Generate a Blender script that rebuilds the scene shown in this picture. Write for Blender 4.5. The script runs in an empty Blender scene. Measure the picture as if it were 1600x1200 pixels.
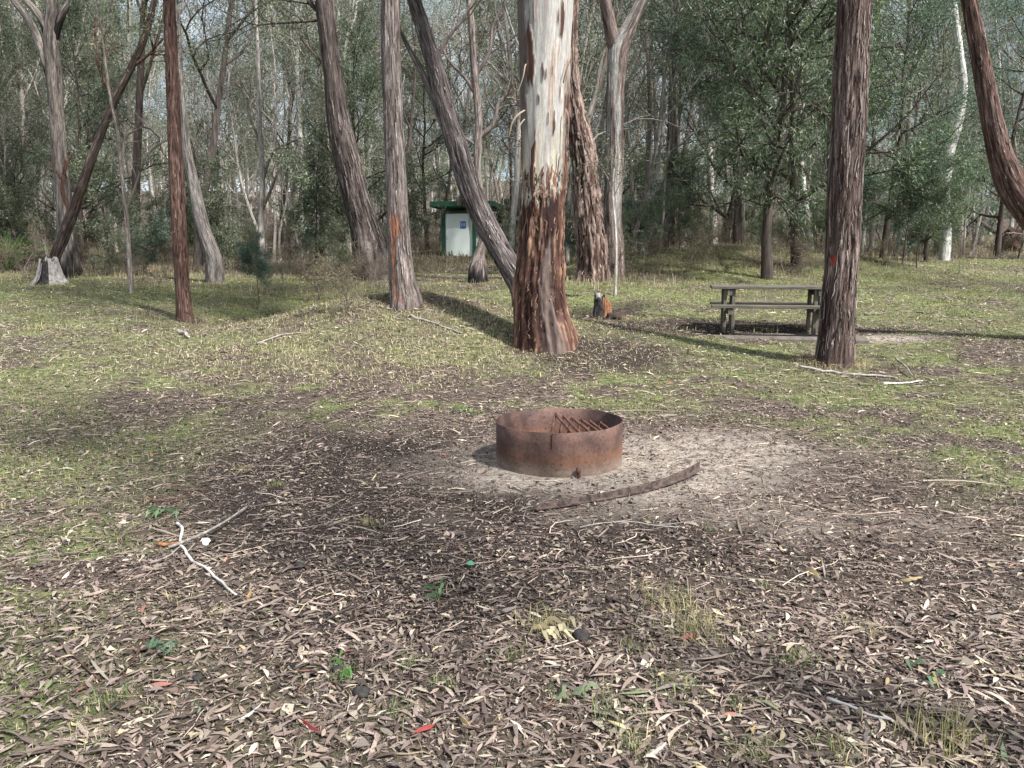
import bpy, math, random
import numpy as np
from mathutils import Vector, Matrix

# ------------------------------------------------------------------ camera, sky, sun, exposure
SC = bpy.context.scene
COL = SC.collection
R = math.radians
CAM_Z, PITCH, FPX = 1.53, R(8.6), 1209.0
cam = bpy.data.cameras.new('camera')
cam.sensor_width = 36; cam.lens = 36 * FPX / 1600; cam.clip_start = 0.05; cam.clip_end = 2000
camo = bpy.data.objects.new('camera', cam); COL.objects.link(camo)
camo.location = (0, 0, CAM_Z); camo.rotation_euler = (R(90) - PITCH, 0, 0)
SC.camera = camo
SUN_EL, SUN_AZ = R(50), math.atan2(-0.68, 0.73)
sdir = Vector((math.cos(SUN_EL) * math.cos(SUN_AZ), math.cos(SUN_EL) * math.sin(SUN_AZ), math.sin(SUN_EL)))
sl = bpy.data.lights.new('sun', 'SUN'); sl.energy = 5.0; sl.angle = R(3.2); sl.color = (1.0, 0.965, 0.925)
so = bpy.data.objects.new('sun', sl); COL.objects.link(so)
so.rotation_euler = sdir.to_track_quat('Z', 'Y').to_euler()
W = bpy.data.worlds.new('World'); SC.world = W; W.use_nodes = True
wn, wl = W.node_tree.nodes, W.node_tree.links
wn.clear()
sky = wn.new('ShaderNodeTexSky'); sky.sky_type = 'NISHITA'; sky.sun_disc = False
sky.sun_elevation = SUN_EL; sky.sun_rotation = math.atan2(sdir.x, sdir.y)
sky.dust_density = 1.5; sky.ozone_density = 1.2
wtc = wn.new('ShaderNodeTexCoord'); wno = wn.new('ShaderNodeTexNoise')
wno.inputs['Scale'].default_value = 2.6; wno.inputs['Detail'].default_value = 7; wno.inputs['Roughness'].default_value = 0.6
wmp = wn.new('ShaderNodeMapping'); wmp.inputs['Scale'].default_value = (1, 1, 2.5)
wrp = wn.new('ShaderNodeValToRGB'); wrp.color_ramp.elements[0].position = 0.36; wrp.color_ramp.elements[1].position = 0.60
wmx = wn.new('ShaderNodeMixRGB'); wmx.inputs['Color2'].default_value = (6.9, 7.4, 8.0, 1)
wbg = wn.new('ShaderNodeBackground'); wbg.inputs['Strength'].default_value = 0.095
wou = wn.new('ShaderNodeOutputWorld')
wl.new(wtc.outputs['Generated'], wmp.inputs['Vector']); wl.new(wmp.outputs['Vector'], wno.inputs['Vector'])
wl.new(wno.outputs['Fac'], wrp.inputs['Fac']); wl.new(wrp.outputs['Color'], wmx.inputs['Fac'])
wl.new(sky.outputs['Color'], wmx.inputs['Color1']); wl.new(wmx.outputs['Color'], wbg.inputs['Color'])
wl.new(wbg.outputs['Background'], wou.inputs['Surface'])
SC.view_settings.view_transform = 'Standard'; SC.view_settings.look = 'None'
SC.view_settings.exposure = 1.0; SC.view_settings.gamma = 1.0; SC.view_settings.use_curve_mapping = False
SC.render.engine = 'CYCLES'
SC.cycles.max_bounces = 6; SC.cycles.diffuse_bounces = 3; SC.cycles.glossy_bounces = 2
SC.cycles.transmission_bounces = 3; SC.cycles.transparent_max_bounces = 4

# ------------------------------------------------------------------ numeric helpers
def _h(i, j, k, s):
    with np.errstate(over='ignore'):
        n = (i.astype(np.int64) * 374761393 + j.astype(np.int64) * 668265263 + k.astype(np.int64) * 1442695041 + s * 69069) & 0xFFFFFFFF
        n = ((n ^ (n >> 13)) * 1274126177) & 0xFFFFFFFF
        n = (n ^ (n >> 16)) & 0xFFFFFFFF
    return n / 4294967295.0
def vn(P, s=0):
    P = np.asarray(P, float)
    F = np.floor(P); f = P - F; f = f * f * (3 - 2 * f)
    i, j, k = F[..., 0], F[..., 1], F[..., 2]
    a, b, c = f[..., 0], f[..., 1], f[..., 2]
    def g(x, y, z): return _h(i + x, j + y, k + z, s)
    x00 = g(0, 0, 0) * (1 - a) + g(1, 0, 0) * a; x10 = g(0, 1, 0) * (1 - a) + g(1, 1, 0) * a
    x01 = g(0, 0, 1) * (1 - a) + g(1, 0, 1) * a; x11 = g(0, 1, 1) * (1 - a) + g(1, 1, 1) * a
    return (x00 * (1 - b) + x10 * b) * (1 - c) + (x01 * (1 - b) + x11 * b) * c
def fbm(P, o=4, s=0):
    P = np.asarray(P, float); v = 0; a = 0.5; t = 0
    for q in range(o):
        v = v + a * vn(P * (2.03 ** q), s + q * 17); t += a; a *= 0.5
    return v / t
def n2(x, y, sc, o=3, s=0):
    x, y = np.broadcast_arrays(np.asarray(x, float), np.asarray(y, float))
    return fbm(np.stack([x * sc, y * sc, np.zeros_like(x) + s * 3.7], -1), o, s)
def ss(a, b, x):
    t = np.clip((x - a) / (b - a), 0, 1); return t * t * (3 - 2 * t)
def gau(x, y, cx, cy, sx, sy): return np.exp(-0.5 * (((x - cx) / sx) ** 2 + ((y - cy) / sy) ** 2))

_yy = np.arange(-60, 620, 0.1)
_v = np.interp(_yy, [-60, 6.8, 8, 10, 12, 14, 25, 38, 50, 70, 100, 150, 230, 620], [0, 0, .09, .27, .46, .585, 1.27, 2.07, 3.0, 4.6, 7.5, 13, 23, 30])
_k = np.exp(-0.5 * (np.arange(-25, 26) / 8.0) ** 2); _k /= _k.sum()
_v = np.convolve(np.pad(_v, 25, mode='edge'), _k, 'valid')
def H(x, y):
    x = np.asarray(x, float); y = np.asarray(y, float)
    h = np.interp(y, _yy, _v)
    h = h + 0.62 * gau(x, y, -1.95, 12.7, 1.75, 1.05) - 0.30 * gau(x, y, -1.1, 15.5, 1.5, 1.1) - 0.34 * gau(x, y, -4.5, 14.8, 1.3, 1.5)
    h = h + 0.9 * gau(x, y, 7.4, 26, 4.0, 2.8) + .10 * gau(x, y, .45, 11.6, 1.1, .8) + 0.2 * gau(x, y, 1.5, 20, 2, 2)
    flat = 1 - np.clip(gau(x, y, .37, 6, 1.1, 1.0), 0, 1)
    h = h + (n2(x, y, 0.45, 3, 5) - .5) * 0.10 * ss(3, 12, y) + (n2(x, y, 1.9, 3, 9) - .5) * 0.035 * flat
    h = h + (n2(x, y, 0.09, 3, 2) - .5) * 1.2 * ss(40, 80, y) + (n2(x, y, 0.015, 2, 3) - .5) * 12 * ss(80, 170, y)
    return h
def Hs(x, y): return float(H(np.array([x]), np.array([y]))[0])
CP, SP = math.cos(PITCH), math.sin(PITCH)
def ray(px, py):
    up = (600 - py) / FPX
    return Vector(((px - 800) / FPX, CP + SP * up, -SP + CP * up))
def at(px, py, D):
    d = ray(px, py); return Vector((0, 0, CAM_Z)) + d * (D / d.y)
def gat(px, py):
    d = ray(px, py); ys = np.concatenate([np.arange(1.5, 20, .02), np.arange(20, 120, .1)])
    z = CAM_Z + d.z / d.y * ys; hx = d.x / d.y * ys
    below = z < H(hx, ys)
    i = int(np.argmax(below)) if below.any() else len(ys) - 1
    y = ys[i]; x = d.x / d.y * y
    return Vector((x, y, Hs(x, y)))

# ------------------------------------------------------------------ mesh helpers
def mesh_np(name, V, Fs, C=None, smooth=False):
    me = bpy.data.meshes.new(name)
    V = np.asarray(V, np.float32); me.vertices.add(len(V)); me.vertices.foreach_set('co', V.ravel())
    loops, tot = [], []
    for F in Fs:
        F = np.asarray(F, np.int32)
        if len(F): loops.append(F.ravel()); tot.append(np.full(len(F), F.shape[1], np.int32))
    L = np.concatenate(loops); T = np.concatenate(tot)
    me.loops.add(len(L)); me.loops.foreach_set('vertex_index', L)
    me.polygons.add(len(T)); st = np.zeros(len(T), np.int32); st[1:] = np.cumsum(T)[:-1]
    me.polygons.foreach_set('loop_start', st); me.polygons.foreach_set('loop_total', T)
    me.polygons.foreach_set('use_smooth', np.full(len(T), smooth))
    if C is not None:
        at_ = me.color_attributes.new('col', 'FLOAT_COLOR', 'POINT')
        C4 = np.ones((len(V), 4), np.float32); C4[:, :3] = C
        at_.data.foreach_set('color', C4.ravel())
    me.update(calc_edges=True); me.validate()
    return me
def frame_np(P, ref=None):
    T = np.gradient(P, axis=0); T /= np.linalg.norm(T, axis=1)[:, None] + 1e-9
    if ref is None:
        m = T.mean(0); m /= np.linalg.norm(m) + 1e-9
        ref = np.array([1., 0, 0]) if abs(m[0]) < .75 else np.array([0., 0, 1.])
    N = ref - T * (T @ ref)[:, None]; N /= np.linalg.norm(N, axis=1)[:, None] + 1e-9
    return T, N, np.cross(T, N)
def ring_faces(m, n, off=0):
    i = np.arange(m - 1)[:, None] * n; j = np.arange(n)[None, :]; j2 = (j + 1) % n
    return np.stack([i + j, i + j2, i + n + j2, i + n + j], -1).reshape(-1, 4) + off
class Buf:
    def __init__(s): s.V = []; s.F4 = []; s.F3 = []; s.C = []; s.n = 0; s.U = []
    def add(s, V, F4=None, F3=None, C=None):
        V = np.asarray(V, float).reshape(-1, 3); s.V.append(V)
        if F4 is not None and len(F4): s.F4.append(np.asarray(F4) + s.n)
        if F3 is not None and len(F3): s.F3.append(np.asarray(F3) + s.n)
        s.C.append(np.broadcast_to(np.array([.5, .5, .5]) if C is None else np.asarray(C), (len(V), 3)))
        s.n += len(V)
    def tube(s, P, Rr, n=8, cap=True, ref=None, C=None, squash=1.0):
        P = np.asarray(P, float); Rr = np.broadcast_to(np.asarray(Rr, float), (len(P),))
        T, N, B = frame_np(P, ref); a = np.arange(n) * 2 * np.pi / n
        V = P[:, None] + Rr[:, None, None] * (np.cos(a)[None, :, None] * N[:, None] + squash * np.sin(a)[None, :, None] * B[:, None])
        V = V.reshape(-1, 3); F = ring_faces(len(P), n); F3 = None
        if cap:
            k = len(V); V = np.vstack([V, P[:1], P[-1:]]); m = (len(P) - 1) * n
            j = np.arange(n); j2 = (j + 1) % n
            F3 = np.vstack([np.stack([j2, j, np.full(n, k)], -1), np.stack([m + j, m + j2, np.full(n, k + 1)], -1)])
        s.add(V, F, F3, C)
    def box(s, c, d, rot=0, C=None, bev=0.0):
        c = np.array(c, float); d = np.array(d, float) / 2
        if bev <= 0:
            V = np.array([[x, y, z] for z in (-1, 1) for y in (-1, 1) for x in (-1, 1)], float) * d
            F = [[0, 2, 3, 1], [4, 5, 7, 6], [0, 1, 5, 4], [2, 6, 7, 3], [0, 4, 6, 2], [1, 3, 7, 5]]
        else:
            b = min(bev, min(d) * .9)
            def rg(z, k): return [[-d[0] + k, -d[1] + k + 0, z], [d[0] - k, -d[1] + k, z], [d[0] - k, d[1] - k, z], [-d[0] + k, d[1] - k, z]]
            def oct_(z, k):
                X, Y = d[0] - k, d[1] - k
                return [[-X + b, -Y, z], [X - b, -Y, z], [X, -Y + b, z], [X, Y - b, z], [X - b, Y, z], [-X + b, Y, z], [-X, Y - b, z], [-X, -Y + b, z]]
            V = np.array(oct_(-d[2], b * .6) + oct_(-d[2] + b, 0) + oct_(d[2] - b, 0) + oct_(d[2], b * .6))
            F = ring_faces(4, 8).tolist()
            s_ = [[0, 7, 6, 1], [1, 6, 5, 2], [2, 5, 4, 3]]
            F += s_ + [[24 + q for q in reversed(f)] for f in s_]
        cr, sr = math.cos(rot), math.sin(rot)
        V = V @ np.array([[cr, sr, 0], [-sr, cr, 0], [0, 0, 1]])
        s.add(V + c, F, None, C)
    def mesh(s, name, smooth=False, color=True):
        Fs = []
        if s.F4: Fs.append(np.vstack(s.F4))
        if s.F3: Fs.append(np.vstack(s.F3))
        me = mesh_np(name, np.vstack(s.V), Fs, np.vstack(s.C) if color else None, smooth)
        if s.U:
            u = np.vstack(s.U).astype(np.float32)
            if len(u) == len(me.vertices): a_ = me.attributes.new('bk', 'FLOAT_VECTOR', 'POINT'); a_.data.foreach_set('vector', u.ravel())
        return me

def link(name, me, mat=None, parent=None, loc=None, rz=None):
    o = bpy.data.objects.new(name, me); COL.objects.link(o)
    if mat is not None and me is not None and not me.materials: me.materials.append(mat)
    if parent is not None: o.parent = parent
    if loc is not None: o.location = loc
    if rz is not None: o.rotation_euler = (0, 0, rz)
    return o
def tag(o, label=None, cat=None, group=None, kind=None):
    if label: o['label'] = label
    if cat: o['category'] = cat
    if group: o['group'] = group
    if kind: o['kind'] = kind
    return o
def thing(name, label, cat, loc=(0, 0, 0), rz=0, group=None):
    return tag(link(name, None, loc=loc, rz=rz), label, cat, group)

# ------------------------------------------------------------------ materials
def newmat(name):
    m = bpy.data.materials.new(name); m.use_nodes = True
    nt = m.node_tree; b = nt.nodes['Principled BSDF']
    b.inputs['Specular IOR Level'].default_value = 0.25
    return m, nt, nt.nodes, nt.links, b
def ramp(N, els):
    r = N.new('ShaderNodeValToRGB'); e = r.color_ramp.elements
    while len(e) < len(els): e.new(0.5)
    for q, (p, c) in enumerate(els): e[q].position = p; e[q].color = (*c, 1)
    return r
def noise(N, L, vec, scale, detail=4, rough=.6):
    n = N.new('ShaderNodeTexNoise'); n.inputs['Scale'].default_value = scale
    n.inputs['Detail'].default_value = detail; n.inputs['Roughness'].default_value = rough
    if vec is not None: L.new(vec, n.inputs['Vector'])
    return n
def mapped(N, L, scale, out='Object'):
    tc = N.new('ShaderNodeTexCoord'); mp = N.new('ShaderNodeMapping'); mp.inputs['Scale'].default_value = scale
    L.new(tc.outputs[out], mp.inputs['Vector']); return mp.outputs['Vector']
def mixrgb(N, L, a, b, f, mode='MIX'):
    m = N.new('ShaderNodeMixRGB'); m.blend_type = mode
    for s, k in ((a, 'Color1'), (b, 'Color2'), (f, 'Fac')):
        if isinstance(s, (tuple, list)): m.inputs[k].default_value = (*s, 1)
        elif isinstance(s, (int, float)): m.inputs[k].default_value = s
        else: L.new(s, m.inputs[k])
    return m.outputs['Color']
def bump(N, L, b, h, strength=.5, dist=.01):
    bp = N.new('ShaderNodeBump'); bp.inputs['Strength'].default_value = strength; bp.inputs['Distance'].default_value = dist
    L.new(h, bp.inputs['Height']); L.new(bp.outputs['Normal'], b.inputs['Normal'])
def math_(N, L, op, a, b=0.0):
    m = N.new('ShaderNodeMath'); m.operation = op
    for s, k in ((a, 0), (b, 1)):
        if isinstance(s, (int, float)): m.inputs[k].default_value = s
        else: L.new(s, m.inputs[k])
    return m.outputs[0]

def bark(name, c1, c2, c3, sc=(14, 14, 1.6), bstr=.8, bdist=.02, patch=None, vary=.25):
    m, nt, N, L, b = newmat(name)
    v = mapped(N, L, sc); n = noise(N, L, v, 1.0, 5, .65)
    r = ramp(N, [(.30, c1), (.52, c2), (.74, c3)]); L.new(n.outputs['Fac'], r.inputs['Fac'])
    col = r.outputs['Color']
    if patch:
        v2 = mapped(N, L, patch[1]); p = noise(N, L, v2, 1.0, 3, .5)
        pr = ramp(N, [(patch[2], (0, 0, 0)), (patch[2] + .06, (1, 1, 1))]); L.new(p.outputs['Fac'], pr.inputs['Fac'])
        col = mixrgb(N, L, col, patch[0], pr.outputs['Color'])
    oi = N.new('ShaderNodeObjectInfo')
    hs = N.new('ShaderNodeHueSaturation'); L.new(col, hs.inputs['Color'])
    L.new(math_(N, L, 'ADD', math_(N, L, 'MULTIPLY', oi.outputs['Random'], vary * 2), 1 - vary), hs.inputs['Value'])
    L.new(hs.outputs['Color'], b.inputs['Base Color']); b.inputs['Roughness'].default_value = .9
    bump(N, L, b, n.outputs['Fac'], bstr, bdist)
    return m
def attr_mat(name, rough=.8, trans=0.0, fine=None, bstr=0, bdist=.01, objvar=0.0, spec=.25):
    m, nt, N, L, b = newmat(name)
    a = N.new('ShaderNodeAttribute'); a.attribute_name = 'col'; col = a.outputs['Color']
    b.inputs['Specular IOR Level'].default_value = spec
    if fine:
        v = mapped(N, L, fine[0]); n = noise(N, L, v, 1.0, 5, .7)
        r = ramp(N, [(.25, (fine[1],) * 3), (.75, (fine[2],) * 3)]); L.new(n.outputs['Fac'], r.inputs['Fac'])
        col = mixrgb(N, L, col, r.outputs['Color'], 1.0, 'MULTIPLY')
        if bstr: bump(N, L, b, n.outputs['Fac'], bstr, bdist)
    if objvar:
        oi = N.new('ShaderNodeObjectInfo'); hs = N.new('ShaderNodeHueSaturation'); L.new(col, hs.inputs['Color'])
        L.new(math_(N, L, 'ADD', math_(N, L, 'MULTIPLY', oi.outputs['Random'], objvar * 2), 1 - objvar), hs.inputs['Value'])
        L.new(math_(N, L, 'ADD', math_(N, L, 'MULTIPLY', oi.outputs['Random'], .05), .475), hs.inputs['Hue'])
        col = hs.outputs['Color']
    L.new(col, b.inputs['Base Color']); b.inputs['Roughness'].default_value = rough
    if trans:
        t = N.new('ShaderNodeBsdfTranslucent'); L.new(mixrgb(N, L, col, (1.3, 1.5, .6), 1.0, 'MULTIPLY'), t.inputs['Color'])
        mx = N.new('ShaderNodeMixShader'); mx.inputs['Fac'].default_value = trans
        L.new(b.outputs[0], mx.inputs[1]); L.new(t.outputs[0], mx.inputs[2])
        L.new(mx.outputs[0], N['Material Output'].inputs['Surface'])
    return m
def simple(name, c1, c2, scale=8, rough=.7, metal=0, bstr=0, sc3=(1, 1, 1), coord='Object'):
    m, nt, N, L, b = newmat(name)
    n = noise(N, L, mapped(N, L, sc3, coord), scale, 5, .65)
    r = ramp(N, [(.35, c1), (.65, c2)]); L.new(n.outputs['Fac'], r.inputs['Fac'])
    L.new(r.outputs['Color'], b.inputs['Base Color']); b.inputs['Roughness'].default_value = rough; b.inputs['Metallic'].default_value = metal
    if bstr: bump(N, L, b, n.outputs['Fac'], bstr, .005)
    return m

M = {}
M['pale'] = bark('pale_gum_bark', (.09, .075, .065), (.30, .27, .235), (.52, .49, .44), (5, 5, .7), .35, .01, ((.12, .085, .07), (3, 3, .8), .56))
M['grey'] = bark('grey_bark', (.05, .04, .035), (.16, .13, .115), (.30, .26, .23))
M['dark'] = bark('dark_bark', (.02, .016, .014), (.065, .05, .043), (.13, .105, .09))
M['red'] = bark('red_brown_bark', (.035, .018, .013), (.11, .058, .042), (.20, .12, .095), (22, 22, 2))
M['white'] = bark('white_bark', (.20, .185, .165), (.44, .42, .39), (.60, .585, .555), (5, 5, .8), .2, .006, ((.14, .11, .095), (4, 4, .9), .60))
M['dead'] = bark('weathered_dead_wood', (.12, .10, .09), (.30, .275, .25), (.48, .45, .41), (9, 9, 2), .3, .006)
def hero_mat(name, lo, hi, bstr, bdist, rough=.9):
    m, nt, N, L, b = newmat(name)
    a = N.new('ShaderNodeAttribute'); a.attribute_name = 'col'; k = N.new('ShaderNodeAttribute'); k.attribute_name = 'bk'
    def mp(sc):
        q = N.new('ShaderNodeMapping'); q.inputs['Scale'].default_value = sc; L.new(k.outputs['Vector'], q.inputs['Vector']); return q.outputs['Vector']
    n1 = noise(N, L, mp((48, 48, 4.2)), 1, 6, .7); n3 = noise(N, L, mp((16, 16, 2.2)), 1, 4, .6); nn = noise(N, L, mp((70, 70, 26)), 1, 4, .7)
    f = math_(N, L, 'ADD', math_(N, L, 'MULTIPLY', n1.outputs['Fac'], .55), math_(N, L, 'ADD', math_(N, L, 'MULTIPLY', n3.outputs['Fac'], .25), math_(N, L, 'MULTIPLY', nn.outputs['Fac'], .20)))
    r = ramp(N, [(.36, (lo,) * 3), (.48, (.5 * (lo + 1),) * 3), (.62, (hi,) * 3)]); L.new(f, r.inputs['Fac'])
    L.new(mixrgb(N, L, a.outputs['Color'], r.outputs['Color'], 1.0, 'MULTIPLY'), b.inputs['Base Color'])
    b.inputs['Roughness'].default_value = rough; b.inputs['Specular IOR Level'].default_value = .15
    bump(N, L, b, f, bstr, bdist); return m
M['hero'] = hero_mat('stripy_bark', .28, 1.75, 1.0, .03)
M['gum'] = hero_mat('peeling_gum_bark', .62, 1.28, .6, .012, .75)
M['gleaf'] = attr_mat('gum_leaf', .5, .22, objvar=.28, spec=.4)
M['litter'] = attr_mat('dry_leaf_litter', .65, .0, ((160, 160, 160), .75, 1.25), spec=.35)
M['grass'] = attr_mat('grass_blade', .6, .25)
M['twig'] = attr_mat('twig_bark', .85, 0, ((120, 120, 120), .7, 1.3))

# ------------------------------------------------------------------ ground
def bare(x, y):
    q = ((x - .55) / 3.1) ** 2 + ((y - 5.2) / 2.75) ** 2
    return 1 - ss(.55, 1.35, q + (n2(x, y, 1.1, 4, 31) - .5) * .9)
def sand(x, y):
    a = gau(x, y, 1.65, 6.3, 1.0, .65) * .85 + gau(x, y, .37, 5.75, .85, .65) * .95 + gau(x, y, 1.2, 5.0, .6, .4) * .35 + gau(x, y, 2.2, 4.4, .7, .3) * .25
    a = a + gau(x, y, 5.6, 11.9, .7, .3) * 1.1 + gau(x, y, 14, 25, 1.5, .35) * .8
    return np.clip(ss(.15, 1.0, a + (n2(x, y, 2.2, 5, 41) - .5) * .9), 0, 1)
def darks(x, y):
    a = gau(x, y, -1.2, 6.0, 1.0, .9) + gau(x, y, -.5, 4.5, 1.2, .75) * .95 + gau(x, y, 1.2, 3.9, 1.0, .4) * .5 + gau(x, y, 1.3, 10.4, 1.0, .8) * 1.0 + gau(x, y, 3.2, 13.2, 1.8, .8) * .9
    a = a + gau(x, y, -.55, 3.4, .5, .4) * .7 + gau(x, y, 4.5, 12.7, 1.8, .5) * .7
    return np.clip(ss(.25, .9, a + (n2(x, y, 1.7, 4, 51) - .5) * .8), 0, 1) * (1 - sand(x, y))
def grassm(x, y):
    g = ss(.45, .58, n2(x, y, .55, 4, 61) * .5 + n2(x, y, 2.6, 3, 62) * .5 + .02 * ss(7, 12, y))
    g = np.maximum(g, ss(9, 15, y) * ss(.44, .60, n2(x, y, .45, 4, 63) * .5 + n2(x, y, 1.9, 4, 67) * .5)) * (.55 + .45 * ss(.38, .55, n2(x, y, .9, 4, 69)))
    g = np.maximum(g, np.maximum(gau(x, y, 11.5, 27, 3.5, 3.5), np.maximum(gau(x, y, -8.5, 18.5, 3.2, 2.2), gau(x, y, 7.5, 15, 2.2, 1.6) * .8)))
    near = 1 - ss(3.2, 4.4, y + .6 * (n2(x, y, .8, 2, 64) - .5))
    g = g * (1 - bare(x, y)) * (1 - .75 * near * ss(-1.9, -1.2, x))
    g = np.maximum(g, np.maximum(gau(x, y, -2.5, 3.6, .55, 1.1), gau(x, y, -1.75, 2.6, .35, .5)) * ss(.40, .55, n2(x, y, 2.4, 3, 93)))
    g = np.maximum(g, .9 * gau(x, y, -3.4, 6.0, .9, .8)) * (1 - .9 * np.clip(darks(x, y), 0, 1))
    edge = 24.5 + 10 * ss(9, 13, x) + 2.5 * (n2(x, y, .25, 2, 65) - .5)
    g = g * (1 - ss(edge, edge + 2.5, y)) * (1 - .55 * gau(x, y, -1.9, 11.2, 1.6, 1.0))
    return np.clip(g * (1 - sand(x, y)), 0, 1)

def build_ground():
    ys = [-60, -40, -25, -15, -8, -4, -2, -1, 0, .8]
    y = 1.4
    while y < 560:
        ys.append(y); y += max(.035, .0085 * y)
    ys = np.array(ys); u = np.linspace(-1, 1, 361)
    k = 3.4
    base = np.sinh(u * k) / math.sinh(k)
    sc = 30 + 1.9 * np.clip(ys, 0, None)
    X = base[None, :] * sc[:, None]; Y = np.repeat(ys[:, None], len(u), 1)
    Z = H(X.ravel(), Y.ravel()).reshape(X.shape)
    Z = Z - .25 * ss(.55, .2, np.hypot(X - .37, Y - 6.02)) * 0
    V = np.stack([X, Y, Z], -1).reshape(-1, 3)
    n, m = X.shape
    i = np.arange(n - 1)[:, None] * m; j = np.arange(m - 1)[None, :]
    F = np.stack([i + j, i + j + 1, i + m + j + 1, i + m + j], -1).reshape(-1, 4)
    x, y = V[:, 0], V[:, 1]
    C = np.stack([grassm(x, y), sand(x, y), darks(x, y)], -1)
    me = mesh_np('ground', V, [F], C, True)
    m_, nt, N, L, b = newmat('forest_floor_soil')
    tc = N.new('ShaderNodeTexCoord'); P = tc.outputs['Object']
    a = N.new('ShaderNodeAttribute'); a.attribute_name = 'col'
    sp = N.new('ShaderNodeSeparateColor'); L.new(a.outputs['Color'], sp.inputs[0])
    nb = noise(N, L, P, 1.3, 6, .65); nf = noise(N, L, P, 38, 5, .75); nm = noise(N, L, P, 9, 5, .7)
    soil = ramp(N, [(.35, (.045, .035, .029)), (.5, (.085, .067, .056)), (.68, (.15, .12, .10))]); L.new(nm.outputs['Fac'], soil.inputs['Fac'])
    sa = ramp(N, [(.30, (.19, .16, .135)), (.5, (.30, .262, .225)), (.7, (.41, .365, .32))]); L.new(nm.outputs['Fac'], sa.inputs['Fac'])
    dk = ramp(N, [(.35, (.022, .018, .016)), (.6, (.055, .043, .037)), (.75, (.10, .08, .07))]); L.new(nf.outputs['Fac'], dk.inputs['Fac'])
    gr = ramp(N, [(.34, (.05, .062, .028)), (.5, (.125, .15, .06)), (.66, (.25, .26, .125))]); L.new(nm.outputs['Fac'], gr.inputs['Fac'])
    c = mixrgb(N, L, soil.outputs['Color'], gr.outputs['Color'], sp.outputs[0])
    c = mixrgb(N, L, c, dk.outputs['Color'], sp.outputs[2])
    c = mixrgb(N, L, c, sa.outputs['Color'], sp.outputs[1])
    fr = ramp(N, [(.3, (.68, .67, .66)), (.7, (1.25, 1.24, 1.22))]); L.new(nf.outputs['Fac'], fr.inputs['Fac'])
    c = mixrgb(N, L, c, fr.outputs['Color'], 1.0, 'MULTIPLY')
    L.new(c, b.inputs['Base Color']); b.inputs['Roughness'].default_value = .95; b.inputs['Specular IOR Level'].default_value = .1
    hh = math_(N, L, 'ADD', nf.outputs['Fac'], math_(N, L, 'MULTIPLY', nm.outputs['Fac'], 2.0))
    bump(N, L, b, hh, .9, .02)
    g = link('ground', me, m_); g['kind'] = 'structure'
build_ground()

# ------------------------------------------------------------------ leaf litter, twigs, grass (stuff)
rng = np.random.default_rng(7)
def nrm(x, y):
    e = .05; gx = (H(x + e, y) - H(x - e, y)) / (2 * e); gy = (H(x, y + e) - H(x, y - e)) / (2 * e)
    n = np.stack([-gx, -gy, np.ones_like(gx)], -1); return n / np.linalg.norm(n, axis=1)[:, None]
def sample(y0, y1, dens, fn=None, pad=1.08):
    area = 1.36 * pad * (y1 ** 2 - y0 ** 2) / 2 + .8 * (y1 - y0)
    n = int(area * dens)
    y = np.sqrt(rng.uniform(y0 ** 2, y1 ** 2, n)); x = rng.uniform(-.5, .5, n) * (1.36 * pad * y + .8)
    if fn is not None:
        k = rng.random(n) < fn(x, y); x, y = x[k], y[k]
    return x, y
PAL = np.array([(.25, .185, .155), (.32, .25, .205), (.42, .345, .28), (.155, .11, .09), (.085, .06, .05), (.21, .155, .14), (.52, .45, .36), (.30, .22, .205), (.20, .165, .15), (.50, .42, .27)])
PW = np.array([.16, .16, .12, .15, .12, .10, .05, .07, .05, .02]); PW = PW / PW.sum()
def palcol(n, rare=.02):
    c = PAL[rng.choice(len(PAL), n, p=PW)] * np.array([.98, .99, .96]) * rng.uniform(.5, 1.12, (n, 1))
    r = rng.random(n)
    k = r < rare
    odd = np.array([(.34, .18, .10), (.26, .11, .085), (.42, .33, .16), (.17, .20, .10), (.14, .18, .10), (.48, .40, .23)])
    c[k] = odd[rng.integers(0, 6, k.sum())] * rng.uniform(.7, 1.2, (k.sum(), 1))
    return c
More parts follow.
